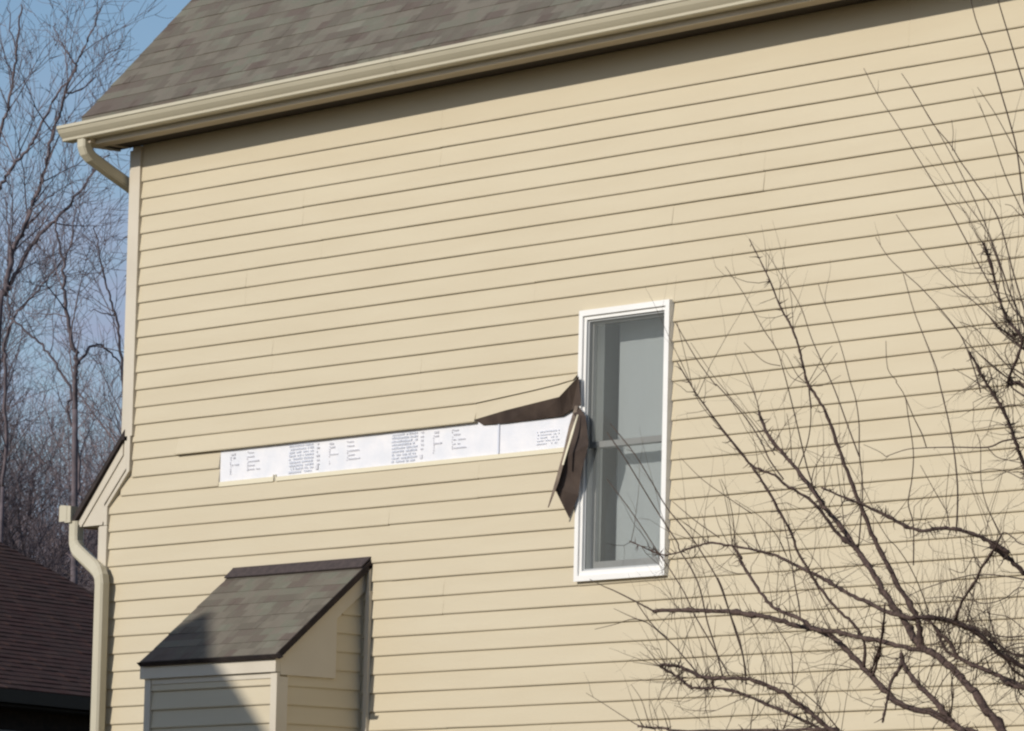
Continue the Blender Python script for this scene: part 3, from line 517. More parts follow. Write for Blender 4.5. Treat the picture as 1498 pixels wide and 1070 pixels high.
SPROUTS=[[[-15.024,-4.792,2.849,0.00339],[-15.027,-4.795,2.868,0.00337],[-15.033,-4.804,2.951,0.00326],[-15.069,-4.816,3.053,0.00313],[-15.106,-4.829,3.156,0.003],[-15.145,-4.839,3.241,0.00289],[-15.203,-4.849,3.32,0.00279],[-15.271,-4.859,3.401,0.00268],[-15.393,-4.875,3.516,0.00251],[-15.478,-4.89,3.63,0.00236],[-15.565,-4.904,3.739,0.00221],[-15.681,-4.919,3.851,0.00205]],[[-15.128,-4.82,2.883,0.0034],[-15.157,-4.831,2.985,0.00328],[-15.195,-4.842,3.089,0.00315],[-15.223,-4.854,3.205,0.00301],[-15.264,-4.863,3.283,0.00291],[-15.325,-4.871,3.357,0.00281],[-15.332,-4.874,3.383,0.00278],[-15.384,-4.881,3.444,0.0027],[-15.472,-4.894,3.552,0.00256],[-15.595,-4.911,3.708,0.00236],[-15.693,-4.924,3.818,0.00221]],[[-15.098,-4.812,2.882,0.00278],[-15.297,-4.751,3.041,0.00259],[-15.404,-4.718,3.125,0.00249],[-15.503,-4.685,3.216,0.00239],[-15.596,-4.658,3.287,0.0023],[-15.656,-4.641,3.331,0.00225],[-15.761,-4.612,3.405,0.00216],[-15.962,-4.557,3.553,0.00198],[-16.189,-4.498,3.706,0.00179]],[[-14.991,-4.271,3.39,0.00314],[-14.966,-4.284,3.492,0.00293],[-14.942,-4.3,3.619,0.00267],[-14.946,-4.316,3.748,0.0024],[-14.936,-4.328,3.844,0.00221],[-14.944,-4.34,3.941,0.00201],[-14.965,-4.349,4.007,0.00188],[-14.987,-4.36,4.093,0.00171],[-15.008,-4.368,4.159,0.00157],[-15.04,-4.378,4.24,0.00141],[-15.078,-4.39,4.327,0.00123],[-15.1,-4.397,4.387,0.0011]],[[-14.95,-4.312,3.729,0.00298],[-15.022,-4.3,3.839,0.00274],[-15.096,-4.288,3.957,0.00249],[-15.144,-4.28,4.026,0.00234],[-15.211,-4.271,4.113,0.00215],[-15.283,-4.261,4.212,0.00193],[-15.357,-4.248,4.333,0.00167],[-15.451,-4.237,4.435,0.00144],[-15.589,-4.222,4.571,0.00113]],[[-15.318,-4.2,3.636,0.00303],[-15.336,-4.221,3.715,0.00286],[-15.347,-4.249,3.826,0.00262],[-15.358,-4.277,3.937,0.00238],[-15.37,-4.304,4.041,0.00216],[-15.377,-4.314,4.082,0.00207],[-15.394,-4.336,4.167,0.00189],[-15.449,-4.359,4.249,0.00169],[-15.52,-4.396,4.385,0.00139],[-15.597,-4.427,4.496,0.00112]],[[-13.799,-4.914,3.355,0.00338],[-13.829,-4.883,3.505,0.00306],[-13.903,-4.845,3.696,0.00267],[-14.008,-4.807,3.892,0.00226],[-14.039,-4.795,3.953,0.00214],[-14.141,-4.768,4.088,0.00185],[-14.206,-4.75,4.177,0.00166],[-14.292,-4.722,4.319,0.00136]],[[-13.767,-4.836,3.835,0.0028],[-13.789,-4.831,3.881,0.0027],[-13.856,-4.819,3.998,0.00243],[-13.928,-4.81,4.085,0.00222],[-14.108,-4.793,4.232,0.00183],[-14.228,-4.783,4.313,0.00159],[-14.319,-4.775,4.379,0.00141],[-14.393,-4.767,4.457,0.00122]],[[-13.75,-4.699,3.884,0.00208],[-13.782,-4.754,3.936,0.00185],[-13.829,-4.829,4.007,0.00154],[-13.858,-4.903,4.088,0.00124],[-13.879,-4.952,4.14,0.00104]],[[-13.67,-4.694,3.982,0.00266],[-13.816,-4.671,4.071,0.00243],[-13.902,-4.657,4.129,0.00229],[-13.988,-4.643,4.187,0.00215],[-14.138,-4.619,4.278,0.00191],[-14.247,-4.601,4.353,0.00173],[-14.429,-4.569,4.501,0.00139],[-14.511,-4.554,4.575,0.00123]],[[-13.67,-4.694,3.946,0.00311],[-13.702,-4.697,4.022,0.00299],[-13.786,-4.702,4.139,0.0028],[-13.862,-4.707,4.244,0.00262],[-13.972,-4.713,4.403,0.00237],[-14.075,-4.719,4.551,0.00213],[-14.197,-4.726,4.708,0.00187],[-14.311,-4.732,4.852,0.00163],[-14.427,-4.737,4.992,0.0014],[-14.498,-4.741,5.096,0.00123]],[[-13.636,-4.694,4.004,0.0034],[-13.718,-4.684,4.166,0.00311],[-13.78,-4.676,4.296,0.00288],[-13.865,-4.665,4.486,0.00253],[-13.982,-4.656,4.617,0.00228],[-14.079,-4.649,4.717,0.00209],[-14.139,-4.645,4.787,0.00196],[-14.236,-4.639,4.874,0.00178],[-14.337,-4.631,4.995,0.00155],[-14.418,-4.626,5.082,0.00138]],[[-13.653,-4.694,4.006,0.00281],[-13.707,-4.694,4.096,0.00267],[-13.761,-4.694,4.187,0.00252],[-13.852,-4.693,4.375,0.00223],[-13.943,-4.693,4.534,0.00198],[-14.034,-4.692,4.669,0.00176],[-14.108,-4.692,4.771,0.0016],[-14.191,-4.691,4.876,0.00143],[-14.294,-4.691,5.002,0.00122]],[[-13.68,-4.694,4.045,0.00252],[-13.771,-4.683,4.189,0.00227],[-13.895,-4.668,4.401,0.0019],[-13.946,-4.663,4.469,0.00178],[-14.053,-4.654,4.575,0.00159],[-14.174,-4.644,4.715,0.00133],[-14.297,-4.633,4.863,0.00107]],[[-13.731,-4.6,4.573,0.00239],[-13.759,-4.643,4.671,0.00205],[-13.787,-4.677,4.744,0.00178],[-13.826,-4.726,4.855,0.00139],[-13.871,-4.77,4.948,0.00105]],[[-13.72,-4.6,4.232,0.00387],[-13.7,-4.663,4.451,0.00346],[-13.713,-4.687,4.53,0.00331],[-13.7,-4.737,4.703,0.00298],[-13.708,-4.765,4.799,0.0028],[-13.726,-4.8,4.921,0.00257],[-13.744,-4.836,5.043,0.00234],[-13.778,-4.875,5.172,0.00209],[-13.785,-4.921,5.332,0.00179]],[[-13.589,-4.6,4.612,0.00327],[-13.65,-4.678,4.781,0.00297],[-13.661,-4.755,4.957,0.00267],[-13.666,-4.821,5.109,0.00241],[-13.668,-4.872,5.225,0.00221],[-13.667,-4.943,5.387,0.00193]],[[-13.681,-4.647,4.377,0.00253],[-13.684,-4.723,4.486,0.00217],[-13.687,-4.807,4.607,0.00178],[-13.666,-4.899,4.741,0.00135],[-13.657,-4.969,4.842,0.00103]],[[-14.123,-4.646,4.76,0.00152],[-14.116,-4.654,4.783,0.00138],[-14.098,-4.668,4.824,0.00114],[-14.093,-4.682,4.866,0.00091]],[[-15.334,-4.541,3.728,0.00158],[-15.435,-4.594,3.855,0.00145],[-15.513,-4.639,3.97,0.00134],[-15.519,-4.68,4.092,0.00124],[-15.523,-4.732,4.245,0.00111]],[[-15.203,-4.465,3.648,0.00315],[-15.326,-4.425,3.731,0.00297],[-15.415,-4.391,3.812,0.00281],[-15.574,-4.339,3.927,0.00258],[-15.801,-4.273,4.063,0.00227],[-15.826,-4.267,4.073,0.00225],[-16.002,-4.213,4.194,0.00199],[-16.209,-4.144,4.361,0.00165]],[[-15.297,-4.425,3.749,0.00206],[-15.476,-4.382,3.89,0.00176],[-15.663,-4.342,4.013,0.00148],[-15.661,-4.341,4.014,0.00148],[-15.784,-4.314,4.1,0.00129],[-15.969,-4.27,4.247,0.00098]],[[-15.391,-4.319,4.106,0.00175],[-15.451,-4.328,4.119,0.00154],[-15.493,-4.334,4.142,0.00136],[-15.568,-4.349,4.207,0.00096]],[[-15.751,-4.1,3.974,0.00228],[-15.777,-4.084,4.005,0.00213],[-15.825,-4.06,4.052,0.0019],[-15.928,-4.015,4.138,0.00147],[-16.049,-3.964,4.235,0.00099]],[[-14.868,-4.654,3.966,0.0017],[-14.812,-4.663,4.019,0.0014],[-14.757,-4.672,4.071,0.00109],[-14.715,-4.677,4.093,0.00092]],[[-14.868,-4.654,3.966,0.00201],[-14.912,-4.666,4.0,0.00169],[-14.949,-4.686,4.072,0.00117],[-14.977,-4.695,4.1,0.00093]],[[-14.868,-4.654,3.966,0.0017],[-14.943,-4.672,3.996,0.00125],[-14.972,-4.691,4.061,0.00078]],[[-14.862,-4.65,3.963,0.00155],[-14.75,-4.677,4.013,0.00113],[-14.661,-4.7,4.061,0.00077]],[[-14.863,-4.654,3.966,0.00155],[-14.87,-4.67,4.01,0.00123],[-14.902,-4.695,4.068,0.00077]],[[-14.868,-4.654,3.963,0.00155],[-14.764,-4.68,3.949,0.00124],[-14.619,-4.72,3.973,0.00077]],[[-14.869,-4.634,3.878,0.00371],[-14.904,-4.612,3.934,0.00296],[-14.924,-4.598,3.969,0.00249]],[[-14.345,-4.6,3.27,0.00273],[-14.32,-4.627,3.411,0.00247],[-14.333,-4.642,3.492,0.00232],[-14.299,-4.658,3.576,0.00215],[-14.273,-4.677,3.673,0.00197],[-14.278,-4.7,3.797,0.00174],[-14.283,-4.714,3.871,0.00161],[-14.317,-4.725,3.923,0.0015],[-14.315,-4.727,3.93,0.00149],[-14.351,-4.737,3.976,0.00139],[-14.343,-4.755,4.074,0.00121]],[[-14.206,-4.677,3.685,0.00226],[-14.208,-4.697,3.73,0.00211],[-14.223,-4.726,3.791,0.0019],[-14.234,-4.76,3.864,0.00166]],[[-13.724,-4.621,3.705,0.00386],[-13.791,-4.605,3.697,0.00369],[-13.917,-4.575,3.696,0.00338],[-14.021,-4.55,3.683,0.00311],[-14.253,-4.498,3.703,0.00255],[-14.465,-4.451,3.718,0.00203],[-14.584,-4.424,3.721,0.00174],[-14.718,-4.394,3.707,0.0014]],[[-14.718,-4.394,3.707,0.0014],[-14.736,-4.412,3.726,0.00124],[-14.782,-4.448,3.752,0.00093]],[[-14.021,-4.55,3.683,0.00195],[-13.962,-4.564,3.644,0.00176],[-13.887,-4.577,3.625,0.00158],[-13.791,-4.595,3.606,0.00134]],[[-13.312,-5.181,3.284,0.00214],[-13.367,-5.195,3.393,0.00182],[-13.383,-5.204,3.476,0.00158],[-13.373,-5.217,3.581,0.00128],[-13.385,-5.222,3.629,0.00115]],[[-13.852,-4.906,3.407,0.00192],[-13.89,-4.93,3.48,0.00154],[-13.939,-4.96,3.579,0.00103]],[[-13.817,-4.931,3.36,0.00162],[-13.828,-4.939,3.439,0.00135],[-13.812,-4.947,3.523,0.00107],[-13.799,-4.952,3.577,0.00088]],[[-13.724,-4.981,3.031,0.0038],[-13.717,-4.955,3.098,0.00342],[-13.688,-4.935,3.141,0.00313],[-13.686,-4.92,3.178,0.00292]],[[-14.352,-4.321,3.081,0.00275],[-14.325,-4.322,3.149,0.0023],[-14.315,-4.323,3.199,0.00199]],[[-13.79,-5.051,3.047,0.00234],[-13.767,-5.125,3.137,0.00204],[-13.759,-5.183,3.205,0.00181],[-13.765,-5.236,3.262,0.0016],[-13.777,-5.267,3.291,0.00148],[-13.779,-5.348,3.381,0.00116]],[[-13.676,-4.661,3.166,0.0028],[-13.742,-4.637,3.188,0.00271],[-14.042,-4.539,3.227,0.00229],[-14.255,-4.47,3.227,0.002],[-14.527,-4.381,3.205,0.00161],[-14.668,-4.334,3.182,0.00139]],[[-13.748,-5.008,3.048,0.0019],[-13.699,-5.007,3.118,0.00146],[-13.665,-5.007,3.165,0.00117]],[[-14.672,-4.654,2.682,0.00275],[-14.707,-4.717,2.761,0.00226],[-14.744,-4.761,2.81,0.00191],[-14.775,-4.793,2.841,0.00166],[-14.828,-4.83,2.847,0.00138]],[[-14.771,-4.793,2.841,0.0026],[-14.809,-4.765,2.945,0.00218],[-14.855,-4.75,2.998,0.00196],[-14.922,-4.733,3.053,0.00172],[-14.964,-4.721,3.093,0.00154]],[[-15.022,-4.797,2.881,0.00324],[-15.075,-4.763,2.948,0.00301],[-15.156,-4.719,3.037,0.00271],[-15.262,-4.67,3.135,0.00238],[-15.354,-4.624,3.226,0.00207],[-15.413,-4.599,3.276,0.00189]],[[-15.358,-4.223,3.135,0.00334],[-15.397,-4.198,3.204,0.00308],[-15.446,-4.173,3.274,0.00281],[-15.504,-4.14,3.365,0.00246],[-15.556,-4.111,3.444,0.00216],[-15.628,-4.075,3.544,0.00178]],[[-15.094,-4.28,3.107,0.0022],[-15.106,-4.333,3.189,0.00192],[-15.113,-4.389,3.276,0.00162],[-15.119,-4.429,3.339,0.00141]],[[-15.692,-4.654,2.709,0.00222],[-15.82,-4.622,2.727,0.00197],[-15.925,-4.594,2.757,0.00176],[-16.138,-4.535,2.826,0.0013],[-16.291,-4.495,2.874,0.00098]],[[-15.722,-4.646,2.716,0.00206],[-15.748,-4.642,2.743,0.00189],[-15.806,-4.628,2.825,0.00139],[-15.881,-4.617,2.887,0.00096]],[[-15.672,-4.654,2.708,0.00174],[-15.714,-4.628,2.756,0.00143],[-15.803,-4.587,2.827,0.00096]],[[-15.603,-4.654,2.703,0.00174],[-15.619,-4.65,2.746,0.00138],[-15.666,-4.644,2.793,0.00095]],[[-15.223,-4.847,2.885,0.0031],[-15.23,-4.849,2.891,0.00306],[-15.309,-4.884,2.982,0.00257],[-15.365,-4.905,3.034,0.00227],[-15.437,-4.929,3.087,0.00193],[-15.498,-4.944,3.101,0.00171],[-15.574,-4.963,3.084,0.00143],[-15.666,-4.987,3.067,0.0011]],[[-15.437,-4.929,3.087,0.00234],[-15.525,-4.921,3.11,0.00176],[-15.648,-4.911,3.149,0.00094]],[[-16.807,-3.7,3.264,0.00442],[-16.917,-3.709,3.31,0.00353],[-17.038,-3.718,3.358,0.00257],[-17.109,-3.723,3.382,0.00202],[-17.19,-3.729,3.414,0.00138]],[[-15.351,-4.899,3.027,0.00249],[-15.439,-4.884,3.07,0.00229],[-15.532,-4.865,3.134,0.00204],[-15.587,-4.853,3.176,0.00189]],[[-15.387,-4.9,2.932,0.00202],[-15.415,-4.902,2.952,0.00175],[-15.489,-4.907,3.019,0.00094]],[[-15.391,-4.9,2.923,0.00187],[-15.45,-4.914,2.933,0.00142],[-15.512,-4.928,2.941,0.00094]],[[-15.391,-4.9,2.926,0.00156],[-15.444,-4.902,2.953,0.00118],[-15.503,-4.903,2.981,0.00078]],[[-15.34,-4.482,2.838,0.00173],[-15.431,-4.522,2.8,0.00135],[-15.477,-4.541,2.78,0.00116],[-15.531,-4.563,2.768,0.00095]],[[-15.477,-4.541,2.78,0.00158],[-15.589,-4.564,2.782,0.00113],[-15.67,-4.58,2.803,0.00079]],[[-14.712,-4.739,2.804,0.00168],[-14.67,-4.745,2.847,0.00152],[-14.59,-4.752,2.887,0.0013],[-14.471,-4.76,2.889,0.00106]],[[-14.471,-4.76,2.889,0.00166],[-14.608,-4.77,2.912,0.00129],[-14.745,-4.78,2.891,0.00092]],[[-15.152,-4.654,2.694,0.00202],[-15.105,-4.689,2.742,0.00172],[-15.014,-4.747,2.82,0.00123]],[[-14.971,-4.654,2.69,0.00309],[-14.959,-4.649,2.721,0.0023],[-14.956,-4.643,2.753,0.00154]],[[-15.226,-4.6,3.508,0.00204],[-15.342,-4.629,3.578,0.00166],[-15.45,-4.656,3.648,0.00131],[-15.54,-4.683,3.73,0.00095]],[[-16.155,-3.938,3.516,0.00248],[-16.289,-3.95,3.591,0.00191],[-16.413,-3.962,3.673,0.00133]],[[-15.899,-4.093,3.45,0.00212],[-15.893,-4.119,3.556,0.00167],[-15.899,-4.143,3.656,0.00124],[-15.914,-4.158,3.716,0.00098]],[[-16.056,-3.962,3.474,0.00165],[-15.998,-3.98,3.572,0.00114],[-15.977,-3.992,3.638,0.00082]],[[-16.066,-3.962,3.475,0.00181],[-16.105,-3.984,3.557,0.00128],[-16.118,-4.002,3.632,0.00082]],[[-16.244,-3.914,3.501,0.00166],[-16.255,-3.924,3.57,0.00118],[-16.27,-3.931,3.619,0.00083]],[[-16.244,-3.914,3.501,0.00182],[-16.301,-3.938,3.551,0.00135],[-16.367,-3.963,3.601,0.00083]],[[-15.344,-4.194,3.652,0.00239],[-15.335,-4.186,3.718,0.00187],[-15.288,-4.177,3.782,0.00127]],[[-15.438,-4.173,3.732,0.00256],[-15.341,-4.218,3.815,0.0023],[-15.274,-4.264,3.906,0.00205],[-15.226,-4.319,4.016,0.00174]],[[-15.485,-4.165,3.742,0.00193],[-15.517,-4.148,3.866,0.00145],[-15.551,-4.137,3.95,0.00113]],[[-15.886,-4.093,3.449,0.00228],[-15.837,-4.148,3.551,0.00183],[-15.812,-4.2,3.646,0.00141],[-15.816,-4.234,3.704,0.00113]],[[-15.795,-4.039,3.435,0.00211],[-15.837,-4.048,3.524,0.00155],[-15.871,-4.055,3.586,0.00114]],[[-15.579,-4.099,3.4,0.00209],[-15.591,-4.135,3.471,0.0018],[-15.641,-4.181,3.55,0.00141],[-15.733,-4.234,3.618,0.00097]],[[-15.045,-4.287,3.405,0.00204],[-15.034,-4.319,3.558,0.00164],[-15.033,-4.35,3.705,0.00126]],[[-14.321,-4.436,2.947,0.00243],[-14.286,-4.445,2.995,0.002],[-14.249,-4.455,3.049,0.00152]],[[-14.257,-4.485,2.742,0.00273],[-14.231,-4.503,2.821,0.00227],[-14.231,-4.522,2.901,0.00181]],[[-14.361,-4.472,2.795,0.00228],[-14.308,-4.481,2.856,0.00201],[-14.228,-4.49,2.903,0.00173],[-14.141,-4.497,2.887,0.00151]],[[-14.388,-4.464,2.828,0.00183],[-14.452,-4.465,2.874,0.00156],[-14.416,-4.465,2.911,0.00135],[-14.325,-4.465,2.92,0.00106]],[[-14.132,-4.497,2.874,0.00181],[-14.139,-4.497,2.825,0.00167],[-14.113,-4.498,2.898,0.00145],[-14.123,-4.498,2.985,0.00121]],[[-13.893,-4.524,2.84,0.00269],[-13.889,-4.546,2.918,0.00237],[-13.947,-4.568,2.974,0.00207],[-13.99,-4.587,3.03,0.00179]],[[-13.907,-4.469,2.966,0.00269],[-13.98,-4.474,2.957,0.00241],[-14.045,-4.48,2.934,0.00212],[-14.108,-4.485,2.899,0.00181]],[[-13.908,-4.469,3.004,0.00299],[-14.03,-4.469,3.008,0.0027],[-14.144,-4.47,3.044,0.0024],[-14.251,-4.471,3.073,0.00212]],[[-13.831,-4.469,2.979,0.00224],[-13.942,-4.436,3.032,0.00201],[-14.055,-4.403,3.082,0.00179],[-14.173,-4.374,3.101,0.00158],[-14.293,-4.344,3.127,0.00137]],[[-13.694,-4.781,2.903,0.00176],[-13.655,-4.796,2.985,0.00153],[-13.66,-4.809,3.057,0.00133],[-13.685,-4.819,3.112,0.00117]],[[-13.694,-4.697,3.996,0.00385],[-13.866,-4.639,4.078,0.00279],[-13.983,-4.594,4.154,0.00195]],[[-13.679,-4.684,3.849,0.00385],[-13.768,-4.681,3.893,0.00317],[-13.859,-4.679,3.943,0.00246],[-13.969,-4.675,4.021,0.0015]],[[-13.688,-4.684,3.899,0.00296],[-13.746,-4.704,3.938,0.00235],[-13.764,-4.721,3.987,0.00184],[-13.736,-4.733,4.021,0.00148]],[[-13.662,-4.694,4.006,0.00296],[-13.743,-4.666,4.053,0.00273],[-13.802,-4.626,4.136,0.0024],[-13.862,-4.585,4.22,0.00207],[-13.959,-4.518,4.36,0.00151]],[[-13.686,-4.687,4.015,0.00267],[-13.816,-4.654,4.06,0.00215],[-13.919,-4.622,4.121,0.00166],[-13.984,-4.603,4.16,0.00135]],[[-13.736,-4.823,3.835,0.00192],[-13.784,-4.853,3.878,0.00152],[-13.851,-4.891,3.923,0.00103]],[[-13.636,-4.642,3.782,0.00444],[-13.777,-4.611,3.844,0.00366],[-13.857,-4.594,3.883,0.00321],[-13.874,-4.585,3.91,0.00299]],[[-13.711,-4.796,3.78,0.00221],[-13.625,-4.821,3.784,0.00186],[-13.527,-4.85,3.762,0.00146]],[[-14.261,-4.489,2.717,0.00273],[-14.213,-4.524,2.776,0.00253],[-14.184,-4.558,2.835,0.00234],[-14.115,-4.6,2.905,0.0021],[-14.056,-4.641,2.974,0.00187],[-13.996,-4.683,3.043,0.00164]],[[-13.633,-4.6,3.06,0.00236],[-13.682,-4.695,3.151,0.00203],[-13.723,-4.748,3.112,0.00185],[-13.774,-4.799,3.093,0.00167],[-13.842,-4.868,3.116,0.00144],[-13.921,-4.943,3.108,0.00118]],[[-13.692,-4.539,2.921,0.00267],[-13.831,-4.545,2.971,0.00236],[-13.922,-4.549,2.956,0.00217],[-14.006,-4.552,2.928,0.00198],[-14.081,-4.555,2.9,0.00181],[-14.158,-4.558,2.902,0.00166]],[[-13.569,-4.6,3.298,0.0028],[-13.85,-4.532,3.324,0.00241],[-13.923,-4.512,3.354,0.0023],[-13.994,-4.493,3.378,0.00219],[-14.052,-4.471,3.339,0.00206],[-14.152,-4.432,3.272,0.00183],[-14.228,-4.411,3.308,0.0017],[-14.311,-4.381,3.258,0.00152],[-14.407,-4.358,3.277,0.00138]],[[-13.649,-4.6,4.079,0.00356],[-13.785,-4.609,4.124,0.00311],[-13.841,-4.614,4.171,0.00285],[-13.872,-4.619,4.229,0.00258],[-13.893,-4.625,4.312,0.00222],[-13.931,-4.632,4.396,0.00185],[-13.964,-4.636,4.436,0.00165]],[[-13.646,-4.6,3.86,0.00296],[-13.755,-4.634,3.896,0.00256],[-13.822,-4.663,3.96,0.00221],[-13.868,-4.688,4.024,0.0019],[-13.921,-4.715,4.087,0.00158],[-13.981,-4.734,4.115,0.00135]],[[-13.638,-4.625,2.794,0.00265],[-13.731,-4.641,2.773,0.00238],[-13.768,-4.656,2.84,0.00211],[-13.78,-4.672,2.913,0.00185],[-13.826,-4.687,2.975,0.0016],[-13.838,-4.702,3.047,0.00133]],[[-14.399,-4.413,2.951,0.00229],[-14.38,-4.38,3.028,0.00201],[-14.43,-4.351,3.107,0.00175],[-14.406,-4.323,3.171,0.0015],[-14.394,-4.291,3.249,0.00123]],[[-13.604,-4.671,3.536,0.00192],[-13.767,-4.618,3.547,0.00171],[-13.887,-4.577,3.582,0.00155],[-14.018,-4.535,3.606,0.00138],[-14.149,-4.492,3.606,0.00122],[-14.26,-4.455,3.641,0.00106]],[[-13.695,-4.6,2.677,0.00251],[-13.795,-4.568,2.724,0.00233],[-13.884,-4.532,2.79,0.00212],[-13.905,-4.495,2.866,0.0019],[-13.992,-4.462,2.927,0.00171],[-14.01,-4.428,2.998,0.0015]],[[-13.666,-4.663,4.435,0.00208],[-13.754,-4.663,4.487,0.00162],[-13.798,-4.662,4.523,0.00135],[-13.833,-4.662,4.533,0.0012]]]
FAR={"a":[[[-67.77,27.33,8.85,0.0513],[-67.47,27.14,12.0,0.0483],[-67.4,27.17,12.17,0.0453],[-67.28,27.18,12.78,0.0423],[-67.12,27.29,13.16,0.0394],[-66.98,27.36,13.58,0.0364],[-66.89,27.4,13.81,0.0334],[-66.78,27.43,14.18,0.0304],[-66.7,27.43,14.48,0.0275],[-66.55,27.49,14.94,0.0245],[-66.39,27.55,15.37,0.0215],[-66.28,27.6,15.69,0.0185],[-66.14,27.68,15.97,0.0156],[-66.02,27.72,16.29,0.0126],[-65.94,27.75,16.44,0.0096]],[[-67.4,27.22,12.26,0.0384],[-67.3,27.3,12.53,0.0343],[-67.13,27.44,12.93,0.0302],[-66.94,27.64,13.26,0.0261],[-66.77,27.82,13.5,0.022],[-66.62,27.96,13.81,0.0178],[-66.49,28.09,14.06,0.0137],[-66.33,28.24,14.33,0.0096]],[[-67.17,27.32,13.17,0.0192],[-67.08,27.51,13.41,0.0149],[-67.03,27.65,13.58,0.0107],[-67.01,27.74,13.76,0.0064]],[[-66.6,27.61,15.19,0.016],[-66.6,27.88,15.28,0.0112],[-66.6,28.11,15.49,0.0064]],[[-66.46,27.69,15.59,0.016],[-66.67,27.66,15.8,0.0128],[-66.88,27.61,16.08,0.0096],[-67.03,27.64,16.31,0.0064]]],"b":[[[-62.07,24.81,9.87,0.0416],[-62.02,24.77,10.19,0.0383],[-61.97,24.74,10.5,0.035],[-61.96,24.66,10.74,0.0317],[-61.95,24.55,11.11,0.0284],[-61.93,24.45,11.45,0.0251],[-61.88,24.42,11.71,0.0218],[-61.85,24.36,11.95,0.0185],[-61.84,24.26,12.24,0.0152],[-61.81,24.21,12.45,0.0119]],[[-61.98,24.5,11.92,0.0178],[-61.9,24.54,12.17,0.0143],[-61.85,24.54,12.47,0.0107],[-61.81,24.54,12.7,0.0071]],[[-62.01,24.77,10.47,0.0238],[-61.96,24.9,10.68,0.0208],[-61.91,25.03,10.78,0.0178],[-61.86,25.2,10.7,0.0148],[-61.83,25.37,10.55,0.0119]],[[-62.14,24.93,8.63,0.0238],[-62.14,24.96,8.98,0.0226],[-62.18,24.93,9.43,0.0215],[-62.27,24.82,9.87,0.0204],[-62.26,24.87,10.14,0.0193],[-62.39,24.72,10.46,0.0182],[-62.52,24.58,10.73,0.0171],[-62.65,24.45,10.89,0.016],[-62.82,24.25,11.11,0.0148]],[[-62.03,24.61,11.12,0.0095],[-62.36,24.56,11.2,0.0077],[-62.76,24.4,11.23,0.0059]]],"c":[[[-74.07,31.26,14.33,0.0316],[-73.76,31.25,15.81,0.0287],[-73.61,31.29,16.2,0.0258],[-73.48,31.28,16.69,0.0229],[-73.38,31.26,17.04,0.0199],[-73.26,31.22,17.48,0.017],[-73.16,31.19,17.87,0.0141]],[[-73.56,31.33,16.79,0.0141],[-73.58,31.24,16.95,0.0117],[-73.6,31.17,17.11,0.0094],[-73.6,31.08,17.36,0.007]],[[-73.49,31.34,17.06,0.0141],[-73.55,31.27,17.5,0.0105],[-73.61,31.2,17.89,0.007]]],"d":[[[-70.96,29.65,9.71,0.0336],[-70.86,29.61,10.48,0.0307],[-70.76,29.49,11.56,0.0277],[-70.71,29.44,11.91,0.0248],[-70.58,29.5,12.31,0.0218],[-70.46,29.58,12.51,0.0189],[-70.28,29.74,12.77,0.016],[-70.12,29.86,13.03,0.013],[-69.96,29.98,13.25,0.0101]],[[-70.6,29.17,14.32,0.0336],[-70.57,29.19,14.44,0.0311],[-70.45,29.29,14.68,0.0286],[-70.31,29.43,14.92,0.026],[-70.22,29.51,15.12,0.0235],[-70.05,29.64,15.55,0.021],[-69.9,29.76,15.91,0.0185],[-69.79,29.87,16.07,0.016],[-69.63,29.96,16.51,0.0134]],[[-70.67,29.56,12.32,0.0168],[-70.76,29.5,12.45,0.0151],[-70.71,29.43,13.38,0.0134],[-70.71,29.41,13.79,0.0118],[-70.73,29.36,14.23,0.0101]]],"e":[[[-76.36,35.75,10.97,0.0294],[-76.25,35.62,12.2,0.0268],[-76.19,35.5,12.94,0.0241],[-76.17,35.38,13.41,0.0215],[-76.17,35.24,13.75,0.0189],[-76.18,35.1,14.13,0.0163],[-76.17,34.94,14.6,0.0136],[-76.14,34.85,14.92,0.011]],[[-76.25,35.42,13.44,0.0147],[-76.35,35.27,13.48,0.011],[-76.5,35.05,13.52,0.0073]]]}

def smooth(P, n=4):
    out = []
    for i in range(len(P)-1):
        a, b, c, d = P[max(i-1, 0)], P[i], P[i+1], P[min(i+2, len(P)-1)]
        for s in range(n):
            t = s/n; out.append([.5*((2*b[j])+(c[j]-a[j])*t+(2*a[j]-5*b[j]+4*c[j]-d[j])*t*t+(3*b[j]-a[j]-3*c[j]+d[j])*t**3) for j in range(4)])
    out.append(list(P[-1])); return out
def length(P): return sum(math.dist(P[i][:3], P[i+1][:3]) for i in range(len(P)-1))
def grow(mb, R, p, d, L, r, lvl, sides=3, seg=.06, wob=.18, lift=.03, br=2.2, stat=None):
    n = max(3, int(L/seg)); pts = [p.copy()]; rad = [r]
    for i in range(n):
        d = (d+Vector((R.gauss(0, wob), R.gauss(0, wob), R.gauss(0, wob)+lift))).normalized(); p = p+d*(L/n); pts.append(p.copy()); rad.append(r*(1-.75*(i+1)/n))
        if lvl > 0 and R.random() < br/n:
            a = d.orthogonal().normalized(); a = Matrix.Rotation(R.uniform(0, 6.28), 3, d) @ a
            grow(mb, R, p, (d*.75+a*.65).normalized(), L*R.uniform(.35, .65), rad[-1]*.7, lvl-1, sides, seg, wob, lift, br)
    mb.tube(pts, rad, sides)
tree = empty('crabapple_tree', (-12.0, -4.7, 0), 'bare crabapple tree with spurred limbs and long upright shoots in front of the wall', 'tree')
R = random.Random(8)
TB = Vector((-12.0, -4.7, 0)); FK = Vector((-12.35, -4.65, 1.35))
m = MB(); tp_ = [(-12.0, -4.7, -.05, .13), (-12.03, -4.7, .25, .105), (-12.14, -4.69, .7, .09), (-12.25, -4.66, 1.05, .085), (-12.35, -4.65, 1.35, .075)]
sm = smooth(tp_, 4); m.tube([p[:3] for p in sm], [p[3] for p in sm], 10)
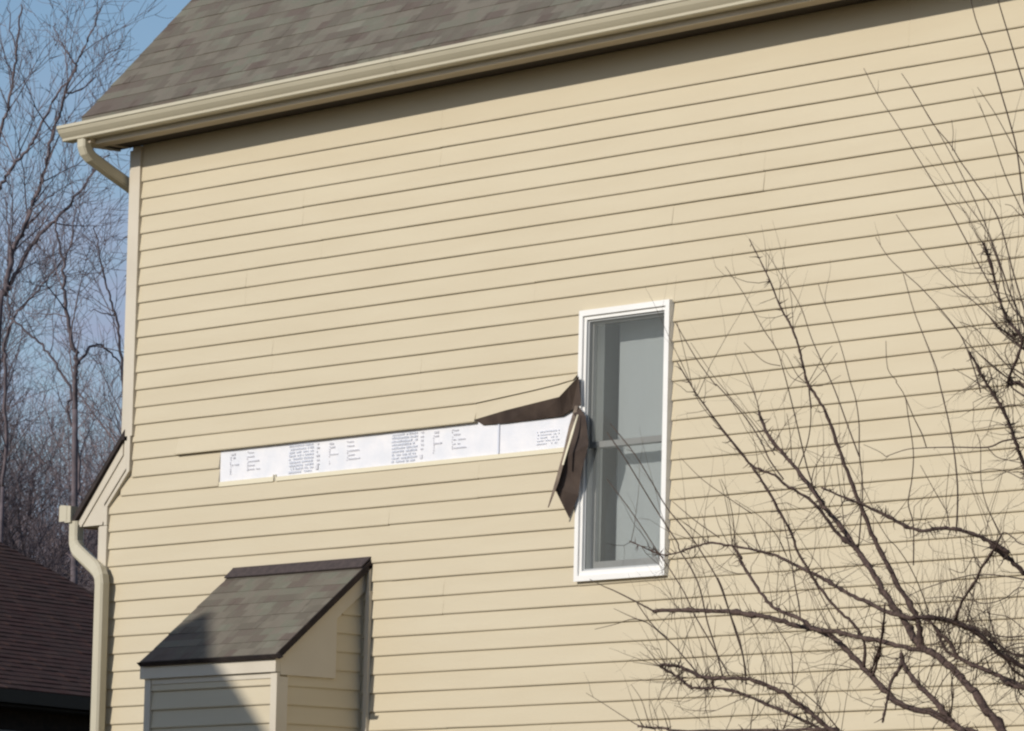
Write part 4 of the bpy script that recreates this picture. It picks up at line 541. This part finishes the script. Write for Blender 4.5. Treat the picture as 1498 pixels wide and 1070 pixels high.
m.build('trunk', BARKF, tree, smooth=True)
for P, rooted in zip(LIMBS, ROOTED):                  # limbs that leave the picture are carried on down to the fork
    P = [list(p) for p in P]
    if rooted:
        a = P[0]; mid = [(a[0]+FK.x)/2+.03, (a[1]+FK.y)/2, a[2]*.55+FK.z*.45, a[3]*1.35+.004]
        P = [[FK.x, FK.y, FK.z-.04, a[3]*1.8+.012], mid]+P
    s = smooth(P, 5)
    n = len(s)
    for i in range(1, n-1):
        for j in range(3): s[i][j] += R.gauss(0, s[i][3]*.22)
        s[i][3] *= R.uniform(.9, 1.2)*(1.5 if R.random() < .05 else 1)
    m = MB(); m.tube([p[:3] for p in s], [p[3] for p in s], 7)
    o = m.build('limb', BARKF, tree, smooth=True)
    t = MB(); L = length(s); cnt = int(L*42)
    for _ in range(cnt):                             # short fruiting spurs
        i = R.randrange(int(n*.12), n-1); p = Vector(s[i][:3]); d = (Vector(s[i+1][:3])-p).normalized()
        a = Matrix.Rotation(R.uniform(0, 6.28), 3, d) @ d.orthogonal().normalized()
        k_ = R.random()
        grow(t, R, p, (a+d*R.uniform(-.2, .5)).normalized(), R.uniform(.012, .05) if k_ < .8 else R.uniform(.08, .3), .0028 if k_ < .8 else .0017, 1 if k_ > .8 else 0, seg=.012 if k_ < .8 else .04, wob=.25)
    for _ in range(int(L*3.2)):                      # fine upright shoots
        i = R.randrange(int(n*.2), n-1); p = Vector(s[i][:3])
        grow(t, R, p, Vector((R.gauss(-.25, .3), R.gauss(0, .3), 1)).normalized(), R.uniform(.15, .55), .0016, 1, seg=.06, wob=.07, lift=.01, br=1.6)
    tag(t.build('twigs', TWIGF, o), kind='stuff')
for P in SPROUTS:
    s = smooth(P, 4)
    m = MB(); m.tube([p[:3] for p in s], [max(p[3], .0009) for p in s], 5)
    L = length(s)
    for _ in range(int(L*2.2)):
        i = R.randrange(1, len(s)-1); p = Vector(s[i][:3]); d = (Vector(s[i+1][:3])-p).normalized(); a = Matrix.Rotation(R.uniform(0, 6.28), 3, d) @ d.orthogonal().normalized()
        grow(m, R, p, (d+a*.6).normalized(), R.uniform(.03, .22), .0012, 0, seg=.04, wob=.1)
    m.build('shoot', TWIGF, tree, smooth=True)

# ---------------------------------------------------------------- bare trees beyond the house
LAB = {'a': 'tall grey bare tree whose two long limbs lean right across the sky', 'b': 'bare tree with a straight forked trunk close to the house corner',
       'c': 'slender bare tree with one thin upright limb at the top left of the sky', 'd': 'bare tree with spreading forks at the left picture edge', 'e': 'thin bare tree right beside the corner downspout'}
def deep(mb, R, p, d, L, r, lvl, wob=.11, lift=.07):
    n = max(3, int(L/.22)); pts = [p.copy()]; rad = [r]
    for i in range(n):
        d = (d+Vector((R.gauss(0, wob), R.gauss(0, wob), R.gauss(0, wob)+lift))).normalized(); p = p+d*(L/n); pts.append(p.copy()); rad.append(max(r*(1-.7*(i+1)/n), .003))
        if lvl > 0 and i > 0:
            for _ in range(2 if lvl < 3 else 1):
                if R.random() < (.85 if lvl < 3 else .8):
                    a = Matrix.Rotation(R.uniform(0, 6.28), 3, d) @ d.orthogonal().normalized()
                    deep(mb, R, p, (d*.8+a*.62).normalized(), L*R.uniform(.38, .62), max(rad[-1]*.6, .0045), lvl-1, wob*1.15, lift)
    mb.tube(pts, rad, 3 if r < .05 else 6, cap=False)
for key, ls_ in FAR.items():
    b0 = ls_[0][0]; R = random.Random(ord(key))
    base = Vector((b0[0]+R.uniform(-.3, .3), b0[1]+R.uniform(-.3, .3), 0))
    t = empty('bare_tree', base, LAB[key], 'tree', 'bare trees beyond the house')
    m = MB(); rr = b0[3]
    s = smooth([[base.x, base.y, -.1, rr*2.6], [(base.x+b0[0])/2+.1, (base.y+b0[1])/2, b0[2]*.5, rr*1.6], b0], 6); m.tube([p[:3] for p in s], [p[3] for p in s], 8)
    m.build('trunk', BARKB, t, smooth=True)
    m = MB(); tw = MB()
    for P in ls_:
        s = smooth(P, 5)
        for i in range(1, len(s)-1):
            for j in range(3): s[i][j] += R.gauss(0, .012)
        m.tube([p[:3] for p in s], [p[3] for p in s], 5)
        L = length(s)
        for _ in range(int(L*2.2)):
            i = R.randrange(1, len(s)-1); p = Vector(s[i][:3]); d = (Vector(s[i+1][:3])-p).normalized(); a = Matrix.Rotation(R.uniform(0, 6.28), 3, d) @ d.orthogonal().normalized()
            deep(tw, R, p, (d+a*.7).normalized(), R.uniform(.5, 1.7), min(.014, s[i][3]*.5), 2)
    m.build('limbs', BARKB, t, smooth=True); tw.build('crown', BARKB, t)
def whole_tree(base, hgt, seed, label, mt, spread=1.0):
    R = random.Random(seed); t = empty('bare_tree', base, label, 'tree', 'bare trees beyond the house')
    m = MB(); tw = MB(); p = Vector(base); d = Vector((R.gauss(0, .05), R.gauss(0, .05), 1)); r = hgt*.011; n = 14; pts = [p-Vector((0, 0, .1))]; rad = [r*1.3]
    for i in range(n):
        d = (d+Vector((R.gauss(0, .06), R.gauss(0, .06), .1))).normalized(); p = p+d*(hgt*.85/n); pts.append(p.copy()); rad.append(r*(1-.85*(i+1)/n)+.01)
        if i >= 2:
            for _ in range(2):
                a = Matrix.Rotation(R.uniform(0, 6.28), 3, d) @ d.orthogonal().normalized()
                deep(tw, R, p, (d*.7+a*.7*spread).normalized(), hgt*R.uniform(.18, .34)*(1-.45*i/n), rad[-1]*.5, 3)
    m.tube(pts, rad, 8); m.build('trunk', mt, t, smooth=True); tw.build('crown', mt, t)
for (x, y, h_, sd, lb_, mt_) in [(-57.0,22.4,7.5,40,'warm brown bare tree low against the wall corner',BARKC), (-80.5,37.7,12.5,41,'fine-twigged grey bare tree filling the middle of the sky gap',BARKB), (-85.8,40.6,10.5,42,'dense bare tree rising behind the dark roof',BARKB), (-76.5,32.8,15,43,'tall grey bare tree off the left picture edge',BARKB), (-72.1,32.2,8.5,44,'brownish bare tree showing under the lower gutter',BARKC), (-91.4,46.5,11,45,'bushy bare tree behind the lower eave return',BARKB)]: whole_tree((x, y, 0), h_, sd, lb_, mt_)
# thicket far behind, one mass nobody could count
R = random.Random(77); m = MB(); Cx = Vector((0, -DIST, 0))
for i in range(680):
    an = math.radians(R.uniform(-58, -53.6)); D = R.uniform(100, 150); p = Vector((Cx.x+math.sin(an)*D, Cx.y+math.cos(an)*D, 0))
    h_ = (5+9.5*R.random()**.8)*(.5+.5*D/125); d = Vector((R.gauss(0, .12), R.gauss(0, .12), 1)).normalized(); pts = [p.copy()]; rad = [.05]; n = 9
    for j in range(n):
        d = (d+Vector((R.gauss(0, .1), R.gauss(0, .1), .08))).normalized(); p = p+d*(h_/n); pts.append(p.copy()); rad.append(.05*(1-.9*(j+1)/n)+.004)
        if j > 0:
            for _ in range(3):
                a = Matrix.Rotation(R.uniform(0, 6.28), 3, d) @ d.orthogonal().normalized()
                deep(m, R, p, (d*.8+a*.7).normalized(), R.uniform(.8, 2.2), .012, 1, wob=.14)
    m.tube(pts, rad, 3)
tag(m.build('thicket', WOOD), 'dense grey-brown thicket of bare saplings behind the trees', 'thicket', kind='stuff')
